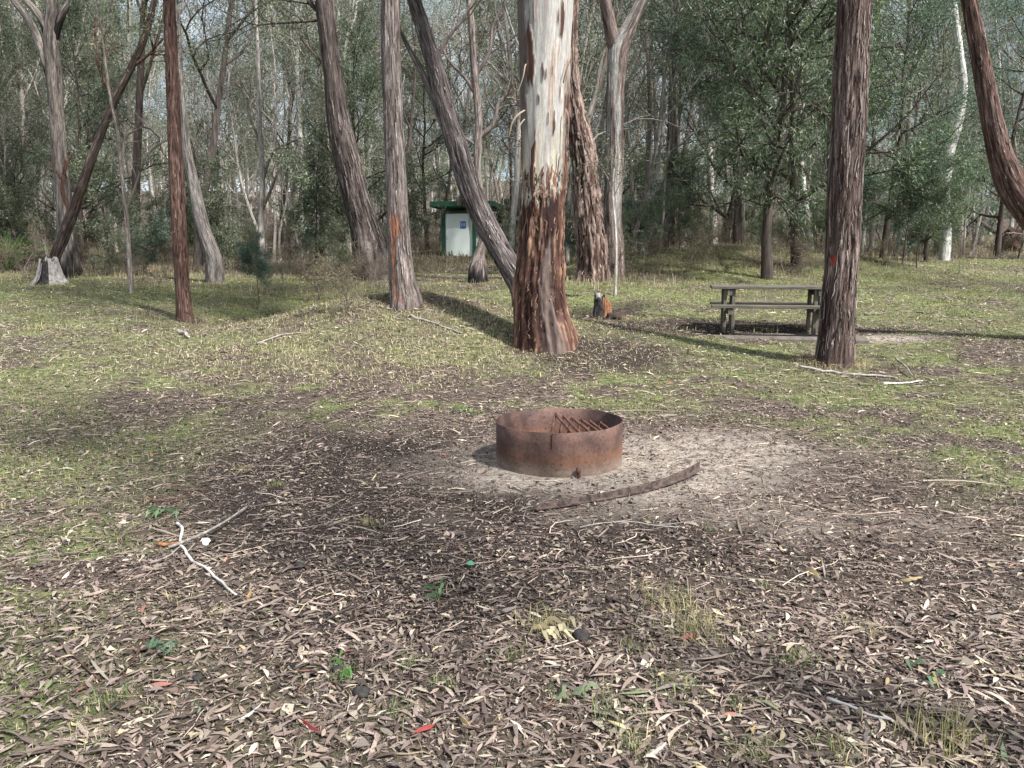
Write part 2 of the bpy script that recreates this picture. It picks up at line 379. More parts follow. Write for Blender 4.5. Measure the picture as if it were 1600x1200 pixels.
def leaves_geo(x, y, z, L, Wd, col, tilt=.18, curve=.25, arch=.12, yaw=None, seg=4):
    n = len(x); curve = curve * .5; nr = nrm(x, y) + rng.normal(0, 1, (n, 3)) * np.broadcast_to(tilt, (n,))[:, None]; nr /= np.linalg.norm(nr, axis=1)[:, None]
    if yaw is None: yaw = rng.uniform(0, 2 * np.pi, n)
    d = np.stack([np.cos(yaw), np.sin(yaw), np.zeros(n)], -1); d -= nr * (d * nr).sum(1)[:, None]; d /= np.linalg.norm(d, axis=1)[:, None]
    s = np.cross(nr, d); u = np.linspace(0, 1, seg + 1)
    prof = np.array([0, .78, 1, .66, 0]) if seg == 4 else np.interp(u, [0, .25, .5, .75, 1], [0, .8, 1, .66, 0])
    cv = rng.normal(0, curve, n); ar = np.abs(rng.normal(0, arch * .6, n)); rl = rng.normal(0, .35, n)
    c0 = np.stack([x, y, z], -1)
    Vs = []
    for q, t in enumerate(u):
        cen = c0 + d * ((t - .5) * L)[:, None] + s * (cv * L * 4 * (t - .5) ** 2)[:, None] + nr * (ar * L * (math.sin(math.pi * t)))[:, None]
        if q in (0, seg): Vs.append(cen)
        else:
            off = s * (Wd * prof[q] / 2)[:, None]; up = nr * (Wd * prof[q] / 2 * rl * (1 + 0 * t))[:, None]
            Vs.append(cen - off + up); Vs.append(cen + off * 1.0 + up * .6 * np.sign(rl)[:, None])
    V = np.stack(Vs, 1); nv = V.shape[1]; base = np.arange(n)[:, None] * nv
    f3 = [(0, 1, 2)]; f4 = []
    for q in range(seg - 2): a = 1 + 2 * q; f4.append((a, a + 2, a + 3, a + 1))
    a = 1 + 2 * (seg - 2); f3.append((a, nv - 1, a + 1))
    F3 = (base[:, :, None] + np.array(f3).ravel()[None, None, :]).reshape(-1, 3)
    F4 = (base[:, :, None] + np.array(f4).ravel()[None, None, :]).reshape(-1, 4)
    # attach a small thickness-free leaf: real leaves are a sheet
    return V.reshape(-1, 3), F4, F3, np.repeat(col, nv, 0)
def frags_geo(x, y, z, L, Wd, col, tilt=.25):
    n = len(x); nr = nrm(x, y) + rng.normal(0, tilt, (n, 3)); nr /= np.linalg.norm(nr, axis=1)[:, None]
    yaw = rng.uniform(0, 2 * np.pi, n)
    d = np.stack([np.cos(yaw), np.sin(yaw), np.zeros(n)], -1); d -= nr * (d * nr).sum(1)[:, None]
    s = np.cross(nr, d); c = np.stack([x, y, z], -1)
    V = np.stack([c - d * (L / 2)[:, None], c + s * (Wd / 2)[:, None] + nr * (Wd * .3)[:, None], c + d * (L / 2)[:, None], c - s * (Wd / 2)[:, None] + nr * (Wd * .3)[:, None]], 1)
    F = np.arange(n * 4).reshape(-1, 4); return V.reshape(-1, 3), F, None, np.repeat(col, 4, 0)
def ringmask(x, y): return (np.hypot(x - .37, y - 6.0) > .54)
def dens_leaf(x, y):
    d = .30 + .62 * (1 - ss(2.7, 4.4, y)) + .30 * (1 - ss(-2.2, -1.0, x)) * ss(8, 6, y)
    d = d * np.clip(-.45 + 2.9 * n2(x, y, 1.7, 4, 71), .08, 1.6) * (1 - .35 * grassm(x, y) * ss(14, 18, y)) * (1 - .75 * sand(x, y)) * (1 - .55 * darks(x, y))
    return np.clip(d, 0.02, 1) * ringmask(x, y)
B_ = Buf()
for (y0, y1, de, Lm, sc_) in ((1.7, 3.4, 2700, .037, 1.0), (3.4, 6.0, 1500, .036, 1.0), (6.0, 9.5, 900, .052, 1.05), (9.5, 16, 1500, .043, 1.1), (16, 30, 560, .048, 1.3), (30, 46, 45, .09, 1.7)):
    x, y = sample(y0, y1, de, dens_leaf); n = len(x)
    L_ = np.clip(rng.lognormal(math.log(Lm * .92), .58, n), .015, .17) * sc_; Wd = np.minimum(L_ * rng.uniform(.09, .27, n), .017 * sc_)
    pile = .003 + .013 * (1 - ss(3, 5, y))
    z = H(x, y) + rng.random(n) ** 1.3 * pile + .002 + .014 * ss(7, 10, y)
    V, F4, F3, C = leaves_geo(x, y, z, L_, Wd, palcol(n, .014 if y1 < 10 else .004) * (1.0 if y1 < 10 else .92), .12 if y1 < 10 else .25, .2, .08, seg=4 if y0 < 9 else 3)
    B_.add(V, F4, F3, C)
for (y0, y1, de, Lm) in ((1.7, 4, 5000, .016), (4, 8, 2800, .018), (8, 14, 800, .026), (14, 26, 130, .04), (26, 44, 45, .06)):
    x, y = sample(y0, y1, de, lambda x, y: np.clip(.75 - .3 * sand(x, y) - .45 * grassm(x, y), 0, 1) * ringmask(x, y)); n = len(x)
    L_ = np.minimum(rng.lognormal(math.log(Lm), .5, n), Lm * 3); z = H(x, y) + .002 + rng.random(n) * .005
    V, F4, F3, C = frags_geo(x, y, z, L_, L_ * rng.uniform(.12, .45, n), palcol(n, .004) * rng.uniform(.5, 1.15, (n, 1)))
    B_.add(V, F4, F3, C)
# broken, blunt leaf pieces and bark crumbs
for (y0, y1, de) in ((1.7, 4.2, 900), (4.2, 8, 420)):
    x, y = sample(y0, y1, de, lambda x, y: np.clip(.85 - .5 * sand(x, y), 0, 1) * ringmask(x, y)); n = len(x)
    L_ = np.minimum(rng.lognormal(math.log(.024), .45, n), .06); V, F4, F3, C = frags_geo(x, y, H(x, y) + .003 + rng.random(n) * .012, L_, L_ * rng.uniform(.3, .8, n), palcol(n, .004) * rng.uniform(.4, .95, (n, 1)), .22)
    V = V + rng.normal(0, .0022, V.shape); B_.add(V, F4, F3, C)
# curled bark pieces
x, y = sample(1.8, 11, 30, lambda x, y: ringmask(x, y) * .9); n = len(x)
L_ = np.minimum(rng.lognormal(math.log(.12), .45, n), .3); V, F4, F3, C = leaves_geo(x, y, H(x, y) + .012, L_, rng.uniform(.004, .018, n), palcol(n, 0) * rng.uniform(.35, 1.0, (n, 1)), .06, .06, .03)
B_.add(V, F4, F3, C)
tag(link('leaf_litter', B_.mesh('leaf_litter'), M['litter']), kind='stuff', label='fallen dry gum leaves and bark flakes covering the forest floor')

# inside the ring: ash
B_ = Buf()
for (y0, y1, de) in ((1.8, 5, 130), (5, 9, 80), (9, 18, 18)):
    x, y = sample(y0, y1, de, lambda x, y: (.35 + .65 * bare(x, y)) * ringmask(x, y))
    for q in range(len(x)):
        L_ = rng.lognormal(math.log(.14), .55); a = rng.uniform(0, 6.28); k = 5; P = []; px, py = x[q], y[q]
        for t in range(k):
            P.append((px, py)); a += rng.normal(0, .28); px += math.cos(a) * L_ / 4; py += math.sin(a) * L_ / 4
        P = np.array(P); r = rng.uniform(.0012, .0035)
        z = H(P[:, 0], P[:, 1]) + r + .002 + abs(rng.normal(0, .006)) * np.sin(np.linspace(0, 3.14, k))
        B_.tube(np.column_stack([P, z]), np.linspace(r, r * .5, k), 3, False, C=PAL[rng.choice(len(PAL), p=PW)] * rng.uniform(.4, 1.1))
tag(link('twig_litter', B_.mesh('twig_litter'), M['twig']), kind='stuff', label='thin dry twigs scattered over the bare soil')

def blades(x, y, h, w, col, lean=.5, seg=2, z=None):
    n = len(x); yaw = rng.uniform(0, 6.283, n); l = np.abs(rng.normal(0, lean, n))
    d = np.stack([np.cos(yaw), np.sin(yaw), np.zeros(n)], -1); s = np.stack([-np.sin(yaw), np.cos(yaw), np.zeros(n)], -1)
    s = s + rng.normal(0, .3, (n, 3)); up = np.array([0, 0, 1.])
    c = np.stack([x, y, H(x, y) if z is None else z], -1)
    mid = c + d * (l * h * .35)[:, None] + up * (h * .6)[:, None]; tip = c + d * (l * h)[:, None] + up * (h * (1 - .35 * np.clip(l, 0, 1.5)))[:, None]
    V = np.stack([c - s * (w / 2)[:, None], c + s * (w / 2)[:, None], mid - s * (w * .4)[:, None], mid + s * (w * .4)[:, None], tip], 1)
    b0 = np.arange(n)[:, None] * 5
    F4 = b0 + np.array([[0, 1, 3, 2]]); F3 = b0 + np.array([[2, 3, 4]])
    return V.reshape(-1, 3), F4, F3, np.repeat(col, 5, 0)
def gcol(n, dry):
    g = np.array([(.10, .15, .055), (.15, .19, .075), (.23, .255, .115), (.065, .10, .04)])[rng.integers(0, 4, n)]
    d = np.array([(.38, .33, .18), (.46, .40, .25), (.28, .23, .12)])[rng.integers(0, 3, n)]
    k = (rng.random(n) < dry)[:, None]
    return np.where(k, d, g) * rng.uniform(.75, 1.25, (n, 1))
B_ = Buf()
for (y0, y1, de, h, w) in ((1.7, 5, 2600, .022, .0022), (5, 9, 2300, .024, .003), (9, 15, 800, .022, .0055), (15, 27, 210, .028, .011), (27, 44, 70, .035, .020)):
    x, y = sample(y0, y1, de, lambda x, y: np.clip(grassm(x, y) ** 1.3, 0, 1) * .9); n = len(x)
    V, F4, F3, C = blades(x, y, h * rng.lognormal(0, .4, n), w * rng.uniform(.6, 1.3, n), gcol(n, .38) * (.62 + .76 * n2(x, y, 1.6, 3, 91))[:, None], .7)
    B_.add(V, F4, F3, C)
# tufts at chosen ground spots and random ones
tufts = [(1050, 948, .11, .75, 150), (1085, 990, .12, .8, 170), (1060, 1078, .07, .1, 90), (950, 1118, .08, .1, 110), (850, 985, .10, .8, 110), (985, 1015, .05, .5, 50),
         (1245, 1040, .07, .2, 80), (200, 1085, .05, .1, 70), (165, 1100, .06, .1, 80), (640, 1040, .05, .1, 60), (1150, 1110, .05, .2, 60), (1470, 1160, .11, .85, 170), (540, 1060, .05, .05, 60),
         (800, 1030, .05, .1, 50), (575, 820, .06, .5, 60), (715, 640, .07, .05, 80), (745, 648, .07, .05, 80), (1005, 645, .06, .05, 60), (1345, 990, .06, .6, 60), (1105, 830, .04, .2, 30), (430, 760, .05, .1, 80), (690, 1075, .05, .1, 60), (870, 1095, .05, .1, 50), (1240, 665, .06, .1, 60), (1000, 1170, .07, .3, 90), (620, 1120, .06, .1, 90), (1310, 1180, .06, .3, 90), (1180, 1185, .06, .3, 90)]
for (px, py, h, dry, n) in tufts:
    p = gat(px, py); x = p.x + rng.normal(0, h * .7, n); y = p.y + rng.normal(0, h * .7, n)
    V, F4, F3, C = blades(x, y, h * rng.uniform(.4, 1.1, n), rng.uniform(.0018, .0035, n), gcol(n, dry), .8); B_.add(V, F4, F3, C)
x, y = sample(12, 26, 1.3, lambda x, y: .9 - .5 * sand(x, y))
for q in range(len(x)):
    n = int(rng.uniform(15, 45)); h = rng.uniform(.05, .13); xx = x[q] + rng.normal(0, h * 1.1, n); yy_ = y[q] + rng.normal(0, h * 1.1, n)
    V, F4, F3, C = blades(xx, yy_, h * rng.uniform(.4, 1.1, n), rng.uniform(.005, .010, n), gcol(n, rng.choice([.1, .5, .95])) * rng.uniform(.6, 1.1), .8); B_.add(V, F4, F3, C)
x, y = sample(1.8, 12, 1.6, lambda x, y: (1 - .8 * bare(x, y)) * ringmask(x, y))
for q in range(len(x)):
    n = int(rng.uniform(20, 70)); h = rng.uniform(.03, .075); xx = x[q] + rng.normal(0, h * .8, n); yy_ = y[q] + rng.normal(0, h * .8, n)
    V, F4, F3, C = blades(xx, yy_, h * rng.uniform(.4, 1.1, n), rng.uniform(.0016, .0035, n), gcol(n, rng.choice([.05, .3, .8])), .8); B_.add(V, F4, F3, C)
tag(link('grass_cover', B_.mesh('grass_cover'), M['grass']), kind='stuff', label='short green and straw coloured grass growing among the leaves')

x, y = sample(8.5, 15, 1500, lambda x, y: np.clip(gau(x, y, -1.9, 11.0, 1.9, 1.2) * 1.2 * n2(x, y, 2, 3, 66) * 1.5, 0, .9)); n = len(x); B2 = Buf()
V, F4, F3, C = blades(x, y, .035 * rng.lognormal(0, .4, n), .006 * rng.uniform(.6, 1.3, n), np.array([(.44, .39, .24), (.50, .45, .30), (.34, .33, .15)])[rng.integers(0, 3, n)] * rng.uniform(.75, 1.2, (n, 1)), .9); B2.add(V, F4, F3, C)
tag(link('mound_grass', B2.mesh('mound_grass'), M['grass']), kind='stuff', label='short straw coloured grass on the sunny mound')
# dry long grass: bank, mound edge, forest edge
def drym(x, y):
    a = gau(x, y, 7.0, 23.5, 3.0, 1.8) * 1.3 + gau(x, y, 2.5, 19, 1.6, 1.6) * .9 + ss(24, 30, y + (n2(x, y, .2, 2, 77) - .5) * 8) * .8 * (1 - .9 * ss(8, 12, x) * (1 - ss(34, 37, y)))
    a = a + gau(x, y, -2.2, 15.3, 1.6, .7) * .7 + gau(x, y, -6.5, 20.5, 3, 1) * .4 + gau(x, y, -4.2, 16.8, 1.9, 1.6) * 1.3 + gau(x, y, -13, 25, 4, 1.5) * .7
    return np.clip(a * (n2(x, y, 1.2, 3, 78) * 1.6 - .25), 0, 1)
B_ = Buf()
for (y0, y1, de, h, w) in ((11, 18, 500, .10, .004), (18, 30, 300, .15, .007), (30, 60, 45, .24, .015)):
    x, y = sample(y0, y1, de, drym); n = len(x)
    c = np.array([(.38, .32, .22), (.30, .245, .17), (.44, .38, .27), (.22, .185, .12), (.20, .20, .11)])[rng.integers(0, 5, n)] * rng.uniform(.7, 1.2, (n, 1))
    V, F4, F3, C = blades(x, y, h * rng.lognormal(0, .4, n), w * rng.uniform(.6, 1.3, n), c, .6); B_.add(V, F4, F3, C)
p = gat(1310, 572); n = 700; a = rng.uniform(0, 6.28, n); rr = .24 + np.abs(rng.normal(0, .13, n))
V, F4, F3, C = blades(p.x + .0 + rr * np.cos(a), p.y + .12 + rr * np.sin(a), rng.uniform(.05, .14, n), rng.uniform(.003, .006, n), np.tile((.36, .29, .2), (n, 1)) * rng.uniform(.6, 1.3, (n, 1)), 1.2); B_.add(V, F4, F3, C)
tag(link('dry_grass', B_.mesh('dry_grass'), M['grass']), kind='stuff', label='long straw coloured dry grass along the bank and forest edge')

# ------------------------------------------------------------------ tree growing
UP = Vector((0, 0, 1))
def rv(r): return Vector((r.gauss(0, 1), r.gauss(0, 1), r.gauss(0, 1)))
def grow(buf, sites, r, p, d, L, rad, lev, P):
    n = P['n'][lev]; d = d.normalized(); pts = [p.copy()]; cur = p.copy(); dirs = [d.copy()]
    for i in range(n):
        d = (d + rv(r) * P['wob'][lev] + UP * P['trop'][lev]).normalized(); cur = cur + d * (L / n)
        pts.append(cur.copy()); dirs.append(d.copy())
    R0, R1 = rad, max(rad * P['tip'], .0035)
    buf.tube([tuple(q) for q in pts], np.linspace(R0, R1, n + 1), P['sides'][lev], False)
    if lev >= P['max']:
        for t in P['leafat']:
            i = min(int(t * n), n - 1); sites.append((*pts[i].lerp(pts[i + 1], t * n - i), *dirs[i]))
        return
    k = max(1, int(round(P['kids'][lev] * r.uniform(.75, 1.25)))); t0 = P['t0'][lev]
    for j in range(k):
        t = t0 + (1 - t0) * (j + r.random()) / k; t = min(t, .999)
        i = min(int(t * n), n - 1); pp = pts[i].lerp(pts[i + 1], t * n - i); dd = dirs[i + 1]
        side = dd.cross(rv(r)).normalized(); a = R(r.uniform(*P['ang'][lev]))
        nd = dd * math.cos(a) + side * math.sin(a)
        rr = min((R0 + (R1 - R0) * t) * .75, R0 * P['rr'])
        grow(buf, sites, r, pp, nd, L * P['len'][lev] * r.uniform(.7, 1.25), max(rr, .004), lev + 1, P)
    grow(buf, sites, r, pts[-1], dirs[-1], L * P['len'][lev] * .9, R1, lev + 1, P)
def crown_mesh(name, sites, m, Ll, Wl, spread, droop, pal, seed, down=.0):
    g = np.random.default_rng(seed); S = np.array(sites); n = len(S) * m
    S = np.repeat(S, m, 0); site_shade = np.repeat(g.uniform(.6, 1.4, len(sites)), m)
    p = S[:, :3] + g.normal(0, spread, (n, 3)) * np.array([1, 1, .8]) - np.array([0, 0, down])
    d = S[:, 3:] * .5 + g.normal(0, .6, (n, 3)) + np.array([0, 0, -droop]); d /= np.linalg.norm(d, axis=1)[:, None]
    s = np.cross(d, g.normal(0, 1, (n, 3))); s /= np.linalg.norm(s, axis=1)[:, None] + 1e-6
    Lv = Ll * g.uniform(.6, 1.35, n); Wv = Wl * g.uniform(.7, 1.3, n)
    mid = p + d * (Lv * .45)[:, None]; bend = np.cross(s, d) * (Lv * .12)[:, None]
    V = np.stack([p, mid + s * (Wv / 2)[:, None] + bend, p + d * Lv[:, None], mid - s * (Wv / 2)[:, None] + bend], 1).reshape(-1, 3)
    F = np.arange(n * 4).reshape(-1, 4); pal = np.array(pal)
    C = pal[g.integers(0, len(pal), n)] * (g.uniform(.7, 1.3, n) * site_shade)[:, None]
    return mesh_np(name, V, [F], np.repeat(C, 4, 0))
GUM = dict(n=[10, 6, 5, 4, 3], wob=[.05, .16, .2, .25], trop=[.02, .10, .06, .0], sides=[10, 6, 4, 3], tip=.42, rr=.6, kids=[7, 4, 4], t0=[.35, .25, .2], ang=[(28, 58), (25, 55), (25, 60)], len=[.34, .55, .55], max=3, leafat=(.35, .7, 1.0))
PG = [(.10, .125, .08), (.13, .155, .105), (.075, .10, .06), (.16, .18, .12), (.22, .225, .165)]       # grey green gum leaves
PD = [(.065, .10, .06), (.085, .125, .075), (.05, .08, .045), (.13, .175, .11), (.22, .26, .18)]        # dark green wattle
PT = [(.075, .12, .095), (.105, .155, .12), (.17, .22, .175), (.055, .09, .065)]                          # blue-green scrub
PO = [(.16, .17, .07), (.12, .14, .06), (.20, .19, .09), (.09, .11, .045)]                              # olive
def var(base, **k): q = dict(base); q.update(k); return q
def make_tree(nm, seed, H_, r0, P, leaf, bare_low=4, lean=.0, m=26, Ll=.13, Wl=.026, spread=.28, droop=.6, limbscale=1.0):
    r = random.Random(seed); b = Buf(); sites = []
    n = P['n'][0]; az = r.uniform(0, 6.28)
    d = (UP + Vector((math.cos(az), math.sin(az), 0)) * lean).normalized()
    pts = [Vector((0, 0, -.3))]; cur = Vector((0, 0, 0)); pts.append(cur.copy()); dirs = [d.copy(), d.copy()]
    ph = r.uniform(0, 6.28)
    for i in range(n):
        d = (d + rv(r) * P['wob'][0] + UP * P['trop'][0]).normalized(); cur = cur + d * (H_ / n); pts.append(cur.copy()); dirs.append(d.copy())
    t = np.linspace(0, 1, n + 1); rad = r0 * (1 - t * (1 - P['tip'] * .6)); rad = np.concatenate([[r0 * 1.45], rad]); rad[1] = r0 * 1.22
    b.tube([tuple(q) for q in pts], rad, P['sides'][0], False)
    k = P['kids'][0]; t0 = P['t0'][0]
    for j in range(k):
        tt = t0 + (1 - t0) * (j + r.random() * .9) / k; i = 1 + min(int(tt * n), n - 1); f = tt * n - int(tt * n)
        pp = pts[i].lerp(pts[i + 1], f) if i + 1 < len(pts) else pts[-1]
        side = dirs[i].cross(rv(r)).normalized(); a = R(r.uniform(*P['ang'][0])); nd = dirs[i] * math.cos(a) + side * math.sin(a)
        grow(b, sites, r, pp, nd, H_ * P['len'][0] * limbscale * r.uniform(.7, 1.2) * (1.15 - .4 * tt), rad[i] * .55, 1, P)
    grow(b, sites, r, pts[-1], dirs[-1], H_ * P['len'][0] * .8, rad[-1], 1, P)
    dead = []
    for j in range(bare_low):
        tt = r.uniform(.10, t0 + .1); i = 1 + int(tt * n)
        side = dirs[i].cross(rv(r)).normalized(); a = R(r.uniform(50, 85))
        grow(b, dead, r, pts[i], dirs[i] * math.cos(a) + side * math.sin(a), H_ * .12 * r.uniform(.6, 1.4), rad[i] * .22, 2, var(P, wob=[.1, .25, .28, .3], kids=[5, 3, 3]))
    tm = b.mesh(nm + '_trunk', True, False)
    cm = crown_mesh(nm + '_crown', sites, m, Ll, Wl, spread, droop, leaf, seed + 1) if leaf else None
    return tm, cm

PROTO = {}
def proto(kind, bark_, *a, **k):
    PROTO.setdefault(kind, []).append((make_tree(kind, *a, **k), M[bark_]))
for s in range(3): proto('pale_gum', 'pale', 100 + s, 17 + s, .15, GUM, [PG, PG, PO][s], m=24, spread=.22)
for s in range(2): proto('white_gum', 'white', 110 + s, 16, .14, var(GUM, wob=[.10, .2, .25, .3]), PG, m=10)
for s in range(3): proto('stringybark', 'grey', 120 + s, 16, .17, GUM, [PG, PD, PG][s], m=23, spread=.22)
for s in range(2): proto('dark_gum', 'dark', 130 + s, 15, .15, var(GUM, wob=[.08, .18, .22, .25]), [PO, PD][s], m=22, lean=.12, spread=.22)
SAP = var(GUM, n=[9, 5, 4, 3], kids=[9, 3, 3], t0=[.3, .2, .2], len=[.24, .5, .5], max=3, wob=[.06, .15, .2, .25])
for s in range(3): proto('slender_gum', 'pale', 140 + s, 9 + s, .06, SAP, PG, m=10, bare_low=5, lean=.06)
DEADP = var(GUM, n=[11, 8, 6, 5], wob=[.13, .26, .3, .35], trop=[.05, .08, .05, 0], kids=[6, 3, 4], t0=[.3, .25, .2], len=[.36, .6, .55])
for s in range(3): proto('dead_tree', 'dead', 150 + s, 10 + s, .09, DEADP, None, bare_low=3, lean=.15)
BUSH = var(GUM, n=[8, 5, 4, 3], kids=[17, 5, 4], t0=[.13, .15, .15], ang=[(45, 80), (30, 60), (25, 60)], len=[.30, .52, .5], trop=[.03, .06, .02, 0], wob=[.08, .14, .2, .2])
for s in range(3): proto('bushy_wattle', 'dark', 160 + s, 6.5 + s * .8, .11, BUSH, PD if s < 2 else PT, m=18, Ll=.12, Wl=.019, spread=.14, droop=.35, bare_low=0)
MSH = var(GUM, n=[7, 4, 3, 3], kids=[10, 4, 3], t0=[.12, .15, .15], ang=[(35, 70), (30, 60), (25, 60)], len=[.38, .5, .5], trop=[.03, .06, .02, 0], wob=[.1, .15, .2, .2], sides=[6, 4, 3, 3])
for s in range(3): proto('scrub_shrub', 'dark', 170 + s, 2.1 + s * .4, .028, MSH, [PT, PG, PG][s], m=12, Ll=.085, Wl=.024, spread=.085, droop=.2, bare_low=0)
for s in range(2): proto('leafy_sapling', 'dark', 180 + s, 2.6 + s * .5, .026, var(MSH, t0=[.35, .15, .15], kids=[9, 4, 2], wob=[.11, .15, .2, .2]), [PT, PD][s], m=26, Ll=.10, Wl=.021, spread=.11, droop=.5, bare_low=0)
DRY = var(MSH, kids=[12, 4, 4], t0=[.05, .1, .1], ang=[(30, 80), (30, 70), (30, 70)], len=[.55, .55, .5], wob=[.2, .25, .3, .3])
for s in range(2): proto('dry_scrub', 'grey', 190 + s, 1.1 + s * .3, .018, DRY, [(.16, .125, .075), (.12, .10, .055), (.19, .155, .10)], m=2, Ll=.06, Wl=.012, spread=.06, bare_low=0)

counts = {}
def plant(kind, v, x, y, label, cat='tree', group=None, sc=1.0, rz=0, zs=None, tilt=0, name=None):
    (tm, cm), bk = PROTO[kind][v % len(PROTO[kind])]
    t = thing(name or kind, label, cat, (x, y, Hs(x, y) - .03), rz, group)
    t.scale = (sc, sc, sc if zs is None else zs); t.rotation_euler = (0, tilt, rz)
    a = link('trunk' if cat == 'tree' else 'stems', tm, bk, t)
    if cm: link('crown' if cat == 'tree' else 'foliage', cm, M['gleaf'], t)
    return t

# ------------------------------------------------------------------ individually shaped trees
def smooth_path(P, Rr, ds):
    P = np.array(P, float); Rr = np.array(Rr, float)
    L = np.concatenate([[0], np.cumsum(np.linalg.norm(np.diff(P, axis=0), axis=1))])
    tot = L[-1]; n = max(int(tot / ds), 8); s = np.linspace(0, tot, n)
    # monotone-ish Catmull-Rom through the points
    m = np.gradient(P, L, axis=0); mr = np.gradient(Rr, L)
    i = np.clip(np.searchsorted(L, s, 'right') - 1, 0, len(L) - 2); h = L[i + 1] - L[i]; t = (s - L[i]) / h
    a, b_, c, d = 2 * t**3 - 3 * t**2 + 1, t**3 - 2 * t**2 + t, -2 * t**3 + 3 * t**2, t**3 - t**2
    Q = a[:, None] * P[i] + (b_ * h)[:, None] * m[i] + c[:, None] * P[i + 1] + (d * h)[:, None] * m[i + 1]
    q = a * Rr[i] + b_ * h * mr[i] + c * Rr[i + 1] + d * h * mr[i + 1]
    return Q, np.maximum(q, .004), s
def bark_tube(buf, P, Rr, nseg, ds, shape, seed=0):
    Q, q, s = smooth_path(P, Rr, ds)
    T, N, B = frame_np(Q, np.array([1., 0, 0]))
    a = np.arange(nseg) * 2 * np.pi / nseg
    A, S = np.meshgrid(a, s); RR = np.repeat(q[:, None], nseg, 1)
    dr, C = shape(A, S, RR, Q[:, None, 2] + 0 * A)
    rr = RR + dr
    V = Q[:, None] + rr[..., None] * (np.cos(A)[..., None] * N[:, None] + np.sin(A)[..., None] * B[:, None])
    buf.add(V.reshape(-1, 3), ring_faces(len(Q), nseg), None, C.reshape(-1, 3))
    buf.U.append(np.stack([np.cos(A) * RR, np.sin(A) * RR, S + seed * 3.1], -1).reshape(-1, 3))
    return Q
def mixc(a, b, f): return np.asarray(a) * (1 - f[..., None]) + np.asarray(b) * f[..., None]
def cyl(A, S, ka, kz, s=0): return np.stack([np.cos(A) * ka, np.sin(A) * ka, S * kz], -1)
def stringy(dark=(.05, .028, .022), mid=(.17, .095, .075), hi=(.33, .235, .205), ka=5.5, kz=.8, depth=.05, flare=.0, seed=0, extra=None):
    kz = kz * 2.0 + .5; ka = ka * 1.25; depth = depth * 1.25
    def f(A, S, RR, Z):
        tw = A + .25 * (vn(np.stack([S * .5, S * 0, S * 0 + seed], -1), seed) - .5)
        n = fbm(cyl(tw, S, ka, kz), 4, seed); n1 = fbm(cyl(tw, S, ka * 2.6, kz * 2.2), 3, seed + 5); big = fbm(cyl(A, S, 1.1, .7), 3, seed + 9)
        v = n * .5 + n1 * .5
        rid = 1 - np.abs(2 * n - 1) * 2.2
        dr = RR * (depth * (v - .5) * 3.0 + .10 * (big - .5) - depth * .55 * np.clip(rid, 0, 1))
        dr = dr + RR * (flare + .14) * np.exp(-S / .42) * (.25 + 2.6 * np.clip(fbm(cyl(A, S, 1.9, .1), 3, seed + 3) - .36, 0, 1))
        C = mixc(np.broadcast_to(dark, A.shape + (3,)), mid, ss(.32, .52, v)); C = mixc(C, hi, ss(.52, .72, v + (big - .5) * .3))
        if extra: C, dr = extra(A, S, RR, Z, C, dr, v)
        return dr, C
    return f
def limbs_on(buf, sites, r, path, rad, from_t, k, L, P, lev=1):
    n = len(path)
    for j in range(k):
        t = from_t + (1 - from_t) * (j + r.random()) / k; i = min(int(t * (n - 1)), n - 2)
        d = Vector(path[i + 1] - path[i]).normalized(); side = d.cross(rv(r)).normalized(); a = R(r.uniform(*P['ang'][0]))
        grow(buf, sites, r, Vector(path[i]), d * math.cos(a) + side * math.sin(a), L * r.uniform(.7, 1.2), rad[i] * .5, lev, P)
    grow(buf, sites, r, Vector(path[-1]), Vector(path[-1] - path[-2]), L, rad[-1] * .9, lev, P)
